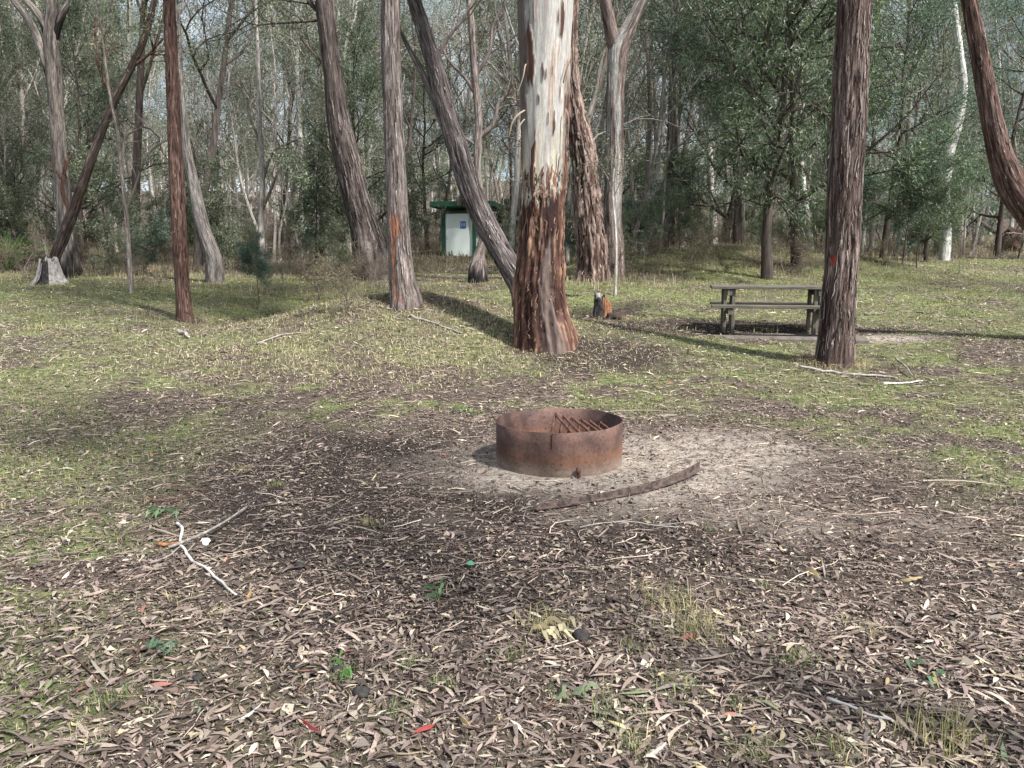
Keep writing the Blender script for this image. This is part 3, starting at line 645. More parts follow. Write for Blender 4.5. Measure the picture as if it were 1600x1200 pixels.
def hero(name, label, base, pts, shape, mat, top=12, seed=1, nseg=72, ds=.04, crown=(6, 3.6, 11), pal=PG, forks=(), branches=(), group=None, D=None, leaf=(.13, .026), loose=None):
    """pts: (px, py, width px[, depth]) bottom to top; the first is the foot of the trunk."""
    bx, by = base; g = gat(bx, by); D0 = D if D else g.y; g = Vector((at(bx, by, D0).x, D0, Hs(at(bx, by, D0).x, D0)))
    r = random.Random(seed)
    def conv(L_, first=False):
        P, q = [], []
        for e in L_:
            d = e[3] if len(e) > 3 else D0; w = at(e[0], e[1], d); P.append(np.array(w)); q.append(e[2] / 2 / FPX * d / CP)
        return P, q
    P, q = conv(pts)
    off = np.array(g) ; P0 = P[0].copy(); P0[2] = off[2] - .35
    P = [P0] + P; q = [q[0] * 1.12] + q
    d = P[-1] - P[-2]; d = d / np.linalg.norm(d)
    nv = len(P)
    if top:
        cur = P[-1].copy(); q0 = q[-1]; hh = top - cur[2]; k = 5
        for i in range(k):
            d = d + np.array([r.gauss(0, .05), r.gauss(0, .05), .06]); d /= np.linalg.norm(d); cur = cur + d * hh / k; P.append(cur.copy()); q.append(q0 * (1 - .5 * (i + 1) / k))
    P = [p - off for p in P]
    b = Buf(); sites = []
    Q = bark_tube(b, P, q, nseg, ds, shape, seed)
    if loose:
        T_, N_, B_n = frame_np(Q, np.array([1., 0, 0])); g4 = np.random.default_rng(seed); L_s = np.concatenate([[0], np.cumsum(np.linalg.norm(np.diff(Q, axis=0), axis=1))])
        rq = np.interp(L_s, np.concatenate([[0], np.cumsum(np.linalg.norm(np.diff(np.array(P), axis=0), axis=1))]), q)
        for _ in range(loose[0]):
            s0 = g4.uniform(.4, loose[1]); ln = g4.lognormal(math.log(loose[2]), .5); a0 = g4.uniform(math.pi * .95, math.pi * 2.1); up = g4.random() < .35; ks = []
            for tt in np.linspace(0, 1, 6):
                i = int(np.searchsorted(L_s, s0 + ln * tt)); i = min(i, len(Q) - 1); e = tt if up else 1 - tt; a_ = a0 + .15 * (tt - .5) * g4.normal()
                rr7 = rq[i] * 1.015 + .004 + (e ** 2) * g4.uniform(.004, .022) * (1 + 2 * (g4.random() < .06)); ks.append(Q[i] + rr7 * (math.cos(a_) * N_[i] + math.sin(a_) * B_n[i]))
            n0 = b.n; cc = np.array(loose[3][g4.integers(0, len(loose[3]))]) * g4.uniform(.6, 1.3); w_ = g4.uniform(.006, .02) * loose[4]
            tang = -math.sin(a0) * N_[min(5, len(Q) - 1)] + math.cos(a0) * B_n[min(5, len(Q) - 1)]; Kp = np.array(ks); wv = np.array([.3, .8, 1, 1, .8, .25]) * w_
            Vv = np.stack([Kp - tang * wv[:, None] / 2, Kp + tang * wv[:, None] / 2], 1).reshape(-1, 3); ii = np.arange(5)[:, None] * 2
            b.add(Vv, ii + np.array([[0, 1, 3, 2]]), None, cc); b.U.append(Vv * 1.0 + seed)
    t = thing(name, label, 'tree', tuple(g), 0, group)
    fine = Buf()
    for fk in forks:
        FP, fq = conv(fk['pts']); FP = [p - off for p in FP]
        d = FP[-1] - FP[-2]; d /= np.linalg.norm(d); cur = FP[-1].copy(); ext = fk.get('ext', 4); q0 = fq[-1]
        if ext:
            for i in range(3):
                d = d + np.array([r.gauss(0, .06), r.gauss(0, .06), .06]); d /= np.linalg.norm(d); cur = cur + d * ext / 3; FP.append(cur.copy()); fq.append(q0 * (1 - .6 * (i + 1) / 3))
        bark_tube(b, FP, fq, max(12, nseg // 2), ds * 1.3, shape, seed + 3)
        if fk.get('leafy', True) and ext:
            limbs_on(fine, sites, r, np.array(FP[-3:]), np.array(fq[-3:]), .2, 3, crown[1] * .7, GUM)
    fines = []; main_fine = fine
    for br in branches:      # bare or leafy side branches, drawn from point to point, with twigs
        fine = Buf(); fines.append(fine)
        FP, fq = conv(br['pts']); FP = [p - off for p in FP]
        Q2, q2, _ = smooth_path(FP, fq, .12); fine.tube(Q2, q2, 7, False)
        si = sites if br.get('leafy') else []
        for j in range(br.get('twigs', 5)):
            i = r.randrange(len(Q2) // 3, len(Q2) - 1); dd = Vector(Q2[i] - Q2[i - 1]).normalized(); side = dd.cross(rv(r)).normalized()
            grow(fine, si, r, Vector(Q2[i]), dd * .7 + side * .7, br.get('tl', .8) * r.uniform(.6, 1.3), q2[i] * .5, 2, var(GUM, wob=[.1, .2, .28, .3]))
    fine = main_fine
    if top and crown[0]:
        PP = np.array(P[-5:]); limbs_on(fine, sites, r, PP, np.array(q[-5:]), .15, crown[0], crown[1], GUM)
    link('trunk', b.mesh(name + '_trunk', True), mat, t)
    bm_ = M[{'red': 'red', 'dark': 'dark', 'pale': 'pale', 'white': 'white'}.get(mat.get('fam', 'grey'), 'grey')]
    if fine.n: link('limbs', fine.mesh(name + '_limbs', True, False), bm_, t)
    for f_ in fines: link('branch', f_.mesh(name + '_branch', True, False), bm_, t)
    if sites: link('crown', crown_mesh(name + '_crown', sites, crown[2], leaf[0], leaf[1], .26, .6, pal, seed + 2), M['gleaf'], t)
    return t, g, (np.array(P), np.array(q))

# the big two-toned gum in the middle
def gum_shape(A, S, RR, Z):
    u = np.cos(A); bigf = fbm(cyl(A, S, 1.3, .45), 3, 5); st = fbm(cyl(A, S, 7, 2.2), 4, 6); fi = fbm(cyl(A, S, 14, 6.5), 3, 7); st1 = fbm(cyl(A, S, 6, .8), 4, 6)
    z = S - .35
    edge = z + (fbm(cyl(A, S, 4, 1.5), 3, 8) - .5) * .8 - .25 * np.clip(u, 0, 1) + .45 * ss(.72, .95, u) * -1 + .1
    lo = 1 - ss(2.02, 2.12, edge); lo = np.maximum(lo, ss(.80, .93, u + (st - .5) * .5) * (1 - ss(3.2, 3.9, z)) )
    wht = mixc(np.broadcast_to((.40, .385, .355), A.shape + (3,)), (.27, .29, .29), ss(.45, .68, bigf)); wht = mixc(wht, (.50, .42, .29), (1 - ss(2.2, 3.3, z)) * ss(.3, .6, st) * .75)
    wht = mixc(wht, (.30, .20, .14), ss(.57, .66, st1) * .75); wht = mixc(wht, (.30, .29, .28), ss(.52, .62, fbm(cyl(A, S, 5, 1.6), 3, 99)) * .5)
    bl = fbm(cyl(A, S, 3.6, 1.5), 3, 12); dk = ss(.635, .67, bl * .75 + st * .25); wht = mixc(wht, (.07, .035, .025), dk * (1 - lo))
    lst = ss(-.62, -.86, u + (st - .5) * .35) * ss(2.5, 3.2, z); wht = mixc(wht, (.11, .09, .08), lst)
    red = mixc(np.broadcast_to((.04, .021, .016), A.shape + (3,)), (.10, .052, .038), ss(.42, .60, st)); red = mixc(red, (.30, .18, .12), ss(.575, .65, fi * .6 + st * .4))
    red = mixc(red, (.035, .016, .013), ss(.46, .36, st * .6 + fi * .4))
    cg = ss(-.15, .05, u + (bigf - .5) * .5) * ss(.62, .42, u + (bigf - .5) * .5) * (np.sin(A) < .2) * ss(2.1, 1.7, z); red = mixc(red, mixc(np.broadcast_to((.045, .032, .027), A.shape + (3,)), (.14, .108, .095), ss(.4, .6, st)), cg * .9)
    dp = np.exp(-((u - .28) / .34) ** 2 - ((z - 1.72) / .30) ** 2) * (np.sin(A) < .2); red = mixc(red, (.03, .016, .014), ss(.25, .55, dp))
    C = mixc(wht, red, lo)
    rough = lo
    dr = RR * (.09 * (bigf - .5)) + rough * (.018 + .085 * (st - .5) + .05 * (fi - .5)) + (1 - rough) * (.012 * (st - .5) + .02 * dk + .02 * lst)
    fl = np.exp(-S / .30) * (.26 * np.clip(np.cos(A + .5), 0, 1) ** 2 + .30 * fbm(cyl(A, S, 1.7, 0), 2, 14)); dr = dr + RR * fl * .8
    return dr, C
M['gum']['fam'] = 'pale'
heroes = {}
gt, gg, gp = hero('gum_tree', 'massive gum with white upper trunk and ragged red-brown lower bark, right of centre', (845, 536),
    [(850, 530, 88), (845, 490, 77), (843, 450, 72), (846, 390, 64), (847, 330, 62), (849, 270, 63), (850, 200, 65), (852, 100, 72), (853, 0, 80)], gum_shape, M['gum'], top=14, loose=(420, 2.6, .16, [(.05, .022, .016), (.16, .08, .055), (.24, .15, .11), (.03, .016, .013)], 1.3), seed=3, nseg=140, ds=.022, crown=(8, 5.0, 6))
# hanging bark ribbons on the gum
def ribbon(b, P, w, th=.003, C=None):
    P = np.array(P, float); T, N, Bn = frame_np(P); w = np.broadcast_to(w, (len(P),))
    V = []
    for s1, s2 in ((-1, 1), (1, 1), (1, -1), (-1, -1)): V.append(P + N * (w / 2 * s1)[:, None] + Bn * (th * s2))
    V = np.stack(V, 1).reshape(-1, 3); b.add(V, ring_faces(len(P), 4), [[0, 1, 2], [0, 2, 3], [len(V) - 4, len(V) - 2, len(V) - 3], [len(V) - 4, len(V) - 1, len(V) - 2]], C)
rr_ = random.Random(4)
for (a, b_, w) in (((820, 172), (792, 214), .026), ((820, 186), (803, 232), .016), ((880, 130), (893, 72), .016), ((822, 100), (811, 150), .018), ((884, 170), (892, 225), .024), ((880, 235), (886, 285), .02)):
    Dg = gg.y - .25; p0 = at(*a, Dg); p1 = at(*b_, Dg - .06)
    P_ = [p0.lerp(p1, t) + Vector((.03 * math.sin(5 * t + a[1]) * t, -.03 * math.sin(4 * t), .10 * math.sin(math.pi * t) * (1 if p1.z < p0.z else -.3) * .6)) for t in np.linspace(0, 1, 12)]
    bb = Buf(); ribbon(bb, [tuple(q - gg) for q in P_], np.interp(np.linspace(0, 1, 12), [0, .5, .85, 1], [1, .85, .5, .15]) * w, .002, C=(.26, .20, .15) if a[0] < 823 else (.18, .12, .09))
    link('bark_strip', bb.mesh('bark_strip'), M['twig'], gt)

def wound(A, S, RR, Z, C, dr, v):       # orange scar, facing the clearing
    z = S - .35; n = fbm(cyl(A, S, 4, 1.2), 3, 88)
    da = np.abs((A - 4.62 + np.pi) % (2 * np.pi) - np.pi); db = np.abs((A - 4.42 + np.pi) % (2 * np.pi) - np.pi)
    w1 = np.exp(-(da / .62) ** 2 - ((z - 1.16) / .24) ** 2); w2 = np.exp(-(db / .40) ** 2) * ss(1.15, .9, z) * ss(-.1, .1, z) * .8
    k = ss(.42, .62, np.maximum(w1, w2 * .85) + (n - .5) * 1.3 + (v - .5) * .9) * .9
    C = mixc(C, mixc(np.broadcast_to((.36, .125, .055), A.shape + (3,)), (.20, .10, .07), ss(.4, .6, v)), k)
    return C, dr - k * .012
def hm(fam):
    m = M['hero'].copy(); m['fam'] = fam; return m
HG, HR, HD = hm('grey'), hm('red'), hm('dark')
hero('stringybark_tree', 'straight grey fibrous trunk with a bright orange scar near its foot, on the grassy mound', (634, 474),
     [(634, 472, 50), (629, 440, 42), (623, 360, 35), (620, 300, 32), (616, 220, 30), (612, 120, 29), (610, 0, 28)],
     stringy((.07, .055, .05), (.20, .165, .15), (.33, .29, .27), 6, .7, .035, .15, 21, wound), HG, top=15, loose=(260, 6.5, .22, [(.10, .08, .07), (.30, .26, .24), (.18, .15, .135)], 1.0), seed=21, nseg=96, ds=.04, crown=(7, 4.5, 11))
hero('ironbark_tree', 'slim straight reddish trunk standing alone on the left lawn', (288, 502),
     [(289, 500, 25), (286, 460, 22), (281, 380, 21), (277, 300, 22), (272, 200, 19), (268, 100, 18), (264, 0, 17)],
     stringy((.04, .026, .021), (.115, .067, .053), (.21, .145, .125), 5.5, 1.6, .05, .05, 31), HR, top=13, loose=(160, 6.5, .12, [(.05, .025, .02), (.20, .12, .095)], .9), seed=31, nseg=64, ds=.035, crown=(6, 3.4, 9))
def blaze(A, S, RR, Z, C, dr, v):
    z = S - .35; da = np.abs((A - 3.75 + np.pi) % (2 * np.pi) - np.pi); k = ss(.35, .6, np.exp(-(da / .34) ** 2 - ((z - 1.34) / .06) ** 2) + (v - .5) * 1.6)
    dz = np.abs((A - 3.5 + np.pi) % (2 * np.pi) - np.pi); k2 = np.exp(-(dz / .45) ** 2) * ss(1.3, .9, z)
    C = mixc(C, (.035, .02, .017), k2 * .7)
    return mixc(C, (.35, .035, .015), k), dr
hero('stringybark_tree', 'thick reddish trunk with small red blaze, hiding the picnic table end', (1305, 570),
     [(1304, 566, 56), (1307, 520, 52), (1311, 450, 50), (1316, 400, 50), (1319, 300, 49), (1326, 200, 49), (1330, 100, 49), (1335, 0, 48)],
     stringy((.03, .021, .018), (.105, .073, .062), (.25, .205, .185), 5.5, .65, .05, .06, 41, blaze), HR, top=14, loose=(520, 5.2, .2, [(.04, .026, .022), (.26, .215, .195), (.12, .085, .07), (.18, .15, .14)], 1.0), seed=41, nseg=110, ds=.03, crown=(7, 4.4, 11))
def knot(A, S, RR, Z, C, dr, v): return C, dr
hero('leaning_tree', 'grey-barked tree leaning steeply left in front of the toilet block and forking', (812, 462),
     [(822, 462, 44), (793, 410, 35), (757, 345, 34), (731, 285, 33), (716, 235, 32), (698, 175, 29), (681, 110, 26), (666, 60, 23), (647, 0, 20)],
     stringy((.04, .033, .031), (.125, .105, .10), (.27, .24, .23), 5, .7, .05, .05, 51), HG, top=11, loose=(160, 5.5, .22, [(.05, .04, .037), (.26, .24, .23)], 1.1), seed=51, nseg=72, ds=.04, crown=(5, 3.6, 9), D=13.2,
     forks=[dict(pts=[(729, 283, 14), (706, 222, 15), (692, 192, 13), (676, 150, 11), (655, 105, 9), (632, 62, 6), (612, 20, 5)], ext=3)],
     branches=[dict(pts=[(735, 312, 12), (722, 312, 14), (718, 322, 8)], twigs=0), dict(pts=[(690, 165, 6), (672, 130, 4), (668, 90, 3)], twigs=4), dict(pts=[(672, 110, 6), (700, 60, 5), (730, 20, 4), (750, -30, 3)], twigs=6, tl=1.2)])
def darkf(A, S, RR, Z, C, dr, v):
    fl = np.exp(-S / 1.1) * np.clip(fbm(cyl(A, S, 1.4, .2), 2, 66) - .38, 0, 1) * 1.8
    return C, dr + RR * fl
hero('stringybark_tree', 'dark thick trunk with a wide shaggy base, leaning left behind the mound tree', (572, 408),
     [(582, 405, 58), (572, 360, 44), (556, 310, 40), (545, 260, 40), (531, 200, 36), (522, 130, 29), (514, 70, 27), (506, 0, 26)],
     stringy((.025, .02, .019), (.085, .068, .062), (.19, .16, .145), 5, .5, .06, 0, 61, darkf), HD, top=16, loose=(160, 5, .4, [(.05, .04, .037), (.20, .17, .16)], 2.2), seed=61, nseg=64, ds=.07, crown=(7, 5, 11), D=23.5,
     branches=[dict(pts=[(512, 55, 9), (505, 30, 8), (480, 0, 6)], twigs=4, leafy=True, tl=2), dict(pts=[(520, 120, 5), (500, 95, 4), (470, 60, 3)], twigs=5, leafy=True, tl=1.6)])
def shag(A, S, RR, Z, C, dr, v):
    pk = fbm(cyl(A, S, 7, 2.4), 3, 71); k = ss(.55, .66, pk); C = mixc(C, (.27, .20, .17), k)
    return C, dr + k * .05 + RR * .1 * (pk - .5)
hero('shaggy_gum', 'broad dark trunk hung with loose brown bark flakes, just right of the big gum', (922, 408),
     [(926, 405, 44), (922, 360, 42), (917, 310, 40), (912, 250, 36), (904, 200, 32), (898, 160, 24), (893, 120, 18), (892, 60, 15), (895, 0, 13)],
     stringy((.028, .018, .016), (.085, .05, .042), (.17, .12, .10), 5, 1.0, .07, .1, 71, shag), HD, top=12, loose=(360, 6, .28, [(.20, .145, .12), (.12, .08, .065), (.26, .20, .17)], 3.2), seed=71, nseg=72, ds=.05, crown=(4, 3.4, 7), D=20)
def patchy(A, S, RR, Z, C, dr, v):
    p = fbm(cyl(A, S, 2.2, .5), 3, 83); k = ss(.49, .54, p) * ss(1.0, 2.4, S); C = mixc(C, (.33, .315, .295), k)
    return C, dr - k * .02
hero('forked_gum', 'patchy grey and cream trunk splitting into two limbs near the top, behind the stump', (956, 405),
     [(958, 400, 34), (957, 340, 29), (960, 250, 28), (961, 180, 27), (963, 120, 27), (968, 75, 30), (985, 40, 22), (1003, 0, 18)],
     stringy((.06, .045, .04), (.17, .13, .115), (.30, .255, .235), 5, .5, .05, .12, 81, patchy), HG, top=14, seed=81, nseg=64, ds=.06, crown=(5, 4, 9), D=21,
     forks=[dict(pts=[(964, 90, 18), (955, 50, 19), (945, 0, 17)], ext=5)])
hero('slim_gum', 'slim straight grey trunk above the dry grass bank', (1047, 350),
     [(1046, 346, 17), (1046, 300, 14), (1049, 200, 12), (1052, 100, 11), (1056, 50, 12), (1052, 0, 9)],
     stringy((.07, .06, .055), (.16, .13, .13), (.24, .20, .20), 5, .5, .04, .05, 91), HG, top=16, seed=91, nseg=32, ds=.1, crown=(5, 4, 9), D=31)
def burnt(A, S, RR, Z, C, dr, v):
    k = ss(1.0, .5, S + (v - .5) * 1.0); return mixc(C, (.015, .013, .013), k), dr
hero('twisted_tree', 'thin twisting tree with bulbous charred foot beside the toilet block', (748, 420),
     [(747, 416, 26), (749, 398, 17), (757, 375, 18), (752, 330, 14), (746, 260, 12), (748, 190, 12), (742, 120, 11), (738, 60, 10), (733, 0, 9)],
     stringy((.07, .055, .05), (.20, .165, .15), (.33, .29, .27), 4, .8, .05, .2, 95, burnt), HG, top=12, seed=95, nseg=36, ds=.08, crown=(4, 3.5, 9), D=21,
     branches=[dict(pts=[(748, 215, 9), (770, 195, 7), (778, 165, 6), (800, 140, 5)], twigs=7, tl=1.0), dict(pts=[(745, 150, 7), (725, 120, 5), (705, 100, 4), (688, 70, 3)], twigs=6, tl=1.0), dict(pts=[(743, 120, 6), (765, 80, 5), (770, 40, 4), (790, 5, 3)], twigs=6, tl=1.0), dict(pts=[(748, 230, 6), (715, 205, 4), (695, 150, 3)], twigs=4, tl=.8)])
# left group
hero('leaning_gum', 'dark reddish trunk leaning right out of the hollow white stump', (92, 420),
     [(84, 412, 15), (99, 370, 17), (118, 320, 16), (135, 270, 14), (155, 215, 12), (178, 160, 11), (205, 105, 10), (225, 60, 10), (241, 0, 8)],
     stringy((.02, .016, .014), (.075, .054, .046), (.17, .13, .115), 4, 1, .06, .1, 101), HR, top=12, seed=101, nseg=40, ds=.07, crown=(4, 3.4, 11), D=22.3,
     branches=[dict(pts=[(112, 335, 7), (98, 300, 6), (100, 270, 5), (112, 240, 3)], twigs=3, tl=.6), dict(pts=[(180, 155, 6), (160, 120, 5), (150, 80, 4), (150, 30, 3)], twigs=6, leafy=True, tl=1.2), dict(pts=[(205, 105, 5), (232, 85, 4), (255, 60, 3)], twigs=5, leafy=True, tl=1.0)])
hero('pale_gum', 'large pale trunk dividing into spreading limbs at the upper left corner', (104, 420),
     [(110, 418, 30, 24), (103, 370, 24, 24), (99, 300, 22, 24), (92, 230, 21, 24), (88, 170, 20, 24), (84, 110, 22, 24), (80, 60, 20, 24), (82, 0, 17, 24)],
     stringy((.045, .038, .034), (.13, .112, .10), (.26, .235, .21), 3, .5, .03, .15, 111, burnt), HG, top=15, seed=111, nseg=40, ds=.08, crown=(6, 4.2, 12), D=24,
     forks=[dict(pts=[(86, 145, 14), (70, 90, 13), (50, 40, 11), (22, 0, 10)], ext=4), dict(pts=[(80, 75, 12), (65, 30, 11), (40, 0, 10)], ext=4), dict(pts=[(84, 60, 11), (98, 20, 10), (110, 0, 8)], ext=3)])
def whit(A, S, RR, Z, C, dr, v):
    p = fbm(cyl(A, S, 3, 1.5), 3, 123); return mixc(C, (.26, .24, .22), ss(.56, .64, p)) * .8, dr
hero('leaning_gum', 'grey trunk with shedding bark leaning left behind the slim reddish tree', (338, 412),
     [(334, 408, 26), (318, 360, 22), (306, 310, 20), (296, 260, 16), (289, 210, 12), (284, 150, 10), (280, 80, 8)],
     stringy((.06, .05, .048), (.17, .15, .14), (.30, .27, .255), 4, .6, .06, .15, 121, whit), HG, top=9, seed=121, nseg=36, ds=.07, crown=(3, 3, 8), D=22.5)
hero('slender_gum', 'thin pale crooked stem standing on the grass edge at far left', (203, 440),
     [(204, 438, 8), (201, 390, 7), (197, 330, 7), (190, 270, 6), (184, 210, 5), (172, 150, 4), (165, 100, 3)],
     stringy((.10, .085, .075), (.26, .22, .19), (.36, .32, .29), 4, .8, .05, .05, 125), HG, top=8, seed=125, nseg=16, ds=.1, crown=(3, 1.6, 6), D=19,
     branches=[dict(pts=[(197, 330, 4), (212, 290, 3.5), (235, 235, 3), (262, 218, 2)], twigs=5, tl=.7), dict(pts=[(190, 265, 4), (200, 210, 3), (225, 195, 2.5), (210, 175, 2)], twigs=4, tl=.7)])
hero('white_gum', 'pale smooth slender trunk in the gap between the two leaning trees at left', (410, 405),
     [(410, 402, 11), (408, 340, 9), (410, 270, 8), (406, 200, 7), (404, 120, 6), (402, 60, 5)],
     stringy((.25, .22, .20), (.42, .39, .36), (.55, .53, .49), 3, .5, .02, .1, 131), HG, top=13, seed=131, nseg=20, ds=.12, crown=(4, 3, 8), D=26,
     branches=[dict(pts=[(409, 330, 5), (430, 280, 4), (445, 240, 3)], twigs=5, tl=1.2), dict(pts=[(409, 290, 4), (430, 235, 3.5), (470, 215, 3)], twigs=5, tl=1.2), dict(pts=[(408, 230, 4), (390, 180, 3), (375, 130, 2)], twigs=5, tl=1.2)])
hero('white_gum', 'bright white curving trunk rising above the scrub at upper right', (1480, 372),
     [(1478, 370, 15), (1478, 280, 14), (1484, 235, 15), (1497, 190, 14), (1505, 140, 12), (1499, 80, 11), (1493, 30, 10), (1489, 0, 9)],
     stringy((.40, .38, .35), (.58, .57, .54), (.70, .69, .67), 2, .4, .02, .05, 141), hm('white'), top=15, seed=141, nseg=24, ds=.12, crown=(5, 4, 7), D=34)
hero('curved_tree', 'red-brown trunk bending sharply upward at the right edge of the view', (1760, 560),
     [(1760, 540, 60), (1700, 440, 50), (1645, 370, 46), (1606, 322, 46), (1581, 286, 43), (1566, 250, 35), (1553, 200, 31), (1541, 140, 27), (1528, 70, 24), (1514, 0, 21)],
     stringy((.035, .022, .018), (.125, .078, .064), (.24, .175, .155), 5, .9, .04, .05, 151), HR, top=11, loose=(220, 7.5, .16, [(.05, .03, .026), (.22, .17, .15)], 1.0), seed=151, nseg=72, ds=.035, crown=(5, 3.6, 11), D=11.5)
hero('stringybark_tree', 'grey trunk peeking out from behind the thick reddish trunk at right', (1306, 430),
     [(1306, 428, 22), (1304, 350, 20), (1302, 250, 18), (1302, 120, 17), (1303, 0, 16)],
     stringy((.07, .06, .055), (.20, .175, .16), (.36, .33, .31), 4, .5, .05, .1, 161), HG, top=15, seed=161, nseg=32, ds=.1, crown=(6, 4, 9), D=25)

# ------------------------------------------------------------------ bushy trees and shrubs placed one by one
def px_plant(kind, v, px, py, label, cat, sc, rz=0, group=None, D=None, zs=None, name=None, tilt=0):
    g = gat(px, py) if D is None else at(px, py, D)
    return plant(kind, v, g.x, g.y, label, cat, group, sc, rz, zs, tilt, name)
px_plant('bushy_wattle', 0, 1200, 408, 'dense dark green wattle behind the left end of the picnic table', 'tree', 1.25, 1.0, D=21, zs=1.45)
px_plant('bushy_wattle', 1, 1245, 410, 'tall blackish green tree filling the gap just left of the thick reddish trunk', 'tree', 1.2, 2.2, D=22.5, zs=1.35)
px_plant('bushy_wattle', 2, 1152, 372, 'blue-green wattle with a bare forked stem beyond the dry grass bank', 'tree', 1.25, .3, D=27, zs=1.3)
px_plant('bushy_wattle', 1, 1130, 360, 'broad dark wattle rising at the back of the dry grass bank', 'tree', 1.35, 4.0, D=31, zs=1.5)
px_plant('bushy_wattle', 2, 1380, 395, 'bushy grey-green wattle immediately right of the thick reddish trunk', 'tree', 1.0, 5.2, D=27, zs=1.05)
px_plant('bushy_wattle', 0, 560, 380, 'mid green feathery tree between the dark leaning trunk and the mound tree', 'tree', .8, .7, D=26, zs=1.0)
px_plant('bushy_wattle', 1, 35, 380, 'dark leafy tree at the far left edge behind the pale trunk', 'tree', .9, 1.9, D=30, zs=1.0)
px_plant('bushy_wattle', 0, 130, 380, 'dark leafy tree filling the space above the hollow white stump', 'tree', .9, 3.3, D=30, zs=1.25)
px_plant('bushy_wattle', 2, 1560, 375, 'wide blue-green wattle behind the bending trunk at right', 'tree', 1.25, 2.9, D=37, zs=1.3)
px_plant('bushy_wattle', 0, 1450, 375, 'low spreading wattle under the bright white curving trunk', 'tree', .8, 1.4, D=33, zs=.7)
for (v, px, py, s, l) in ((0, 1322, 402, .85, 'leafy sapling with dark stem, nearest to the thick reddish trunk'), (1, 1350, 400, .8, 'thin sapling second from the thick reddish trunk'),
                          (0, 1410, 413, 1.05, 'fuller dark-stemmed sapling in the middle of the lawn edge'), (1, 1432, 420, .8, 'wispy sapling at the right end of the row on the lawn edge')):
    px_plant('leafy_sapling', v, px, py, l, 'sapling', s, px, 'saplings along the sunny lawn edge')
for (k, v, px, py, s, l) in (
    ('leafy_sapling', 0, 405, 475, .42, 'small leafy shrub on the grass left of the mound'),
    ('scrub_shrub', 0, 640, 398, .8, 'dark leafy shrub just left of the toilet block'),
    ('scrub_shrub', 2, 612, 395, .85, 'grey-green shrub partly hidden by the orange-scarred trunk'),
    ('leafy_sapling', 0, 905, 428, .55, 'pale leafed sapling at the foot of the shaggy dark trunk'),
    ('scrub_shrub', 1, 1015, 405, .55, 'green shrub in front of the dry grass bank'),
    ('scrub_shrub', 1, 1062, 392, .6, 'leafy green shrub on top of the dry grass bank'),
    ('scrub_shrub', 0, 1000, 375, 1.1, 'blue-green shrub behind the forked gum'),
    ('scrub_shrub', 0, 1090, 365, 1.2, 'blue-green thicket shrub beyond the bank'),
    ('scrub_shrub', 2, 555, 425, .5, 'leafy shrub at the foot of the dark leaning trunk'),
    ('scrub_shrub', 1, 462, 380, .9, 'dark shrub behind the spiky grass clump'),
    ('scrub_shrub', 1, 20, 415, .9, 'fresh green shrub at the left edge of the view'),
    ('scrub_shrub', 0, 1250, 385, .8, 'dark green shrub among the stems behind the picnic table'),
    ('scrub_shrub', 1, 1275, 392, .8, 'yellow-green shrub hard against the left side of the thick reddish trunk'),
    ('scrub_shrub', 2, 1490, 372, 1.2, 'rounded grey-green shrub below the white curving trunk'),
    ('scrub_shrub', 0, 1535, 372, 1.0, 'blue-green shrub left of the fallen root ball'),
    ('scrub_shrub', 0, 790, 385, 1.3, 'blue-green shrub between the toilet block and the big gum'),
    ('scrub_shrub', 2, 668, 372, 1.3, 'tall grey shrub behind the left side of the toilet block'),
    ('dry_scrub', 0, 938, 430, 1.2, 'brown leafless scrub at the foot of the forked gum'), ('dry_scrub', 1, 965, 435, .9, 'brown twiggy scrub beside the thin white sapling'),
    ('dry_scrub', 0, 1005, 425, .8, 'bare twiggy bush in front of the grass bank'), ('dry_scrub', 1, 1080, 415, .7, 'dead twiggy bush on the grass bank'),
    ('dry_scrub', 1, 1225, 430, .8, 'dead twiggy bush behind the picnic table'), ('dry_scrub', 0, 1270, 425, .8, 'grey twiggy bush beside the red blaze trunk'),
    ('dry_scrub', 0, 560, 450, 0.61, 'brown scrub left of the mound tree'), ('dry_scrub', 1, 440, 452, 0.61, 'low brown scrub in the hollow right of the small leafy shrub'), ('dry_scrub', 0, 545, 485, .6, 'low brown scrub on the left flank of the mound'), ('dry_scrub', 0, 500, 470, .7, 'grey-brown scrub in the bottom of the hollow'), ('dry_scrub', 1, 610, 455, 0.54, 'twiggy scrub directly behind the orange-scarred trunk'), ('scrub_shrub', 2, 530, 440, .45, 'low leafy shrub in the hollow beside the rush clumps'), ('scrub_shrub', 1, 585, 430, .5, 'small dark shrub behind the mound tree'), ('dry_scrub', 1, 520, 455, 0.54, 'brown scrub in the hollow left of the mound'), ('dry_scrub', 0, 480, 440, 0.54, 'grey scrub in front of the spiky grass clump'),
    ('dry_scrub', 1, 590, 440, 0.61, 'dead scrub hard against the mound tree'),
    ('dry_scrub', 1, 250, 452, .7, 'low dead bush left of the slim reddish trunk'), ('dry_scrub', 0, 150, 430, .9, 'dead brush right of the hollow white stump'), ('dry_scrub', 1, 40, 435, 1.0, 'dead brush left of the hollow white stump'),
    ('dry_scrub', 1, 370, 420, .9, 'dead brush right of the rusty post'), ('dry_scrub', 0, 1380, 412, .6, 'low dry bush among the lawn edge saplings'), ('dry_scrub', 1, 1440, 385, .9, 'grey brush behind the wispy sapling'),
    ('dry_scrub', 0, 1500, 385, 1.0, 'grey brush below the sloping dead log'), ('dry_scrub', 1, 1550, 388, .9, 'brown brush left of the root ball')):
    px_plant(k, v, px, py, l, 'shrub', s, px * .7)
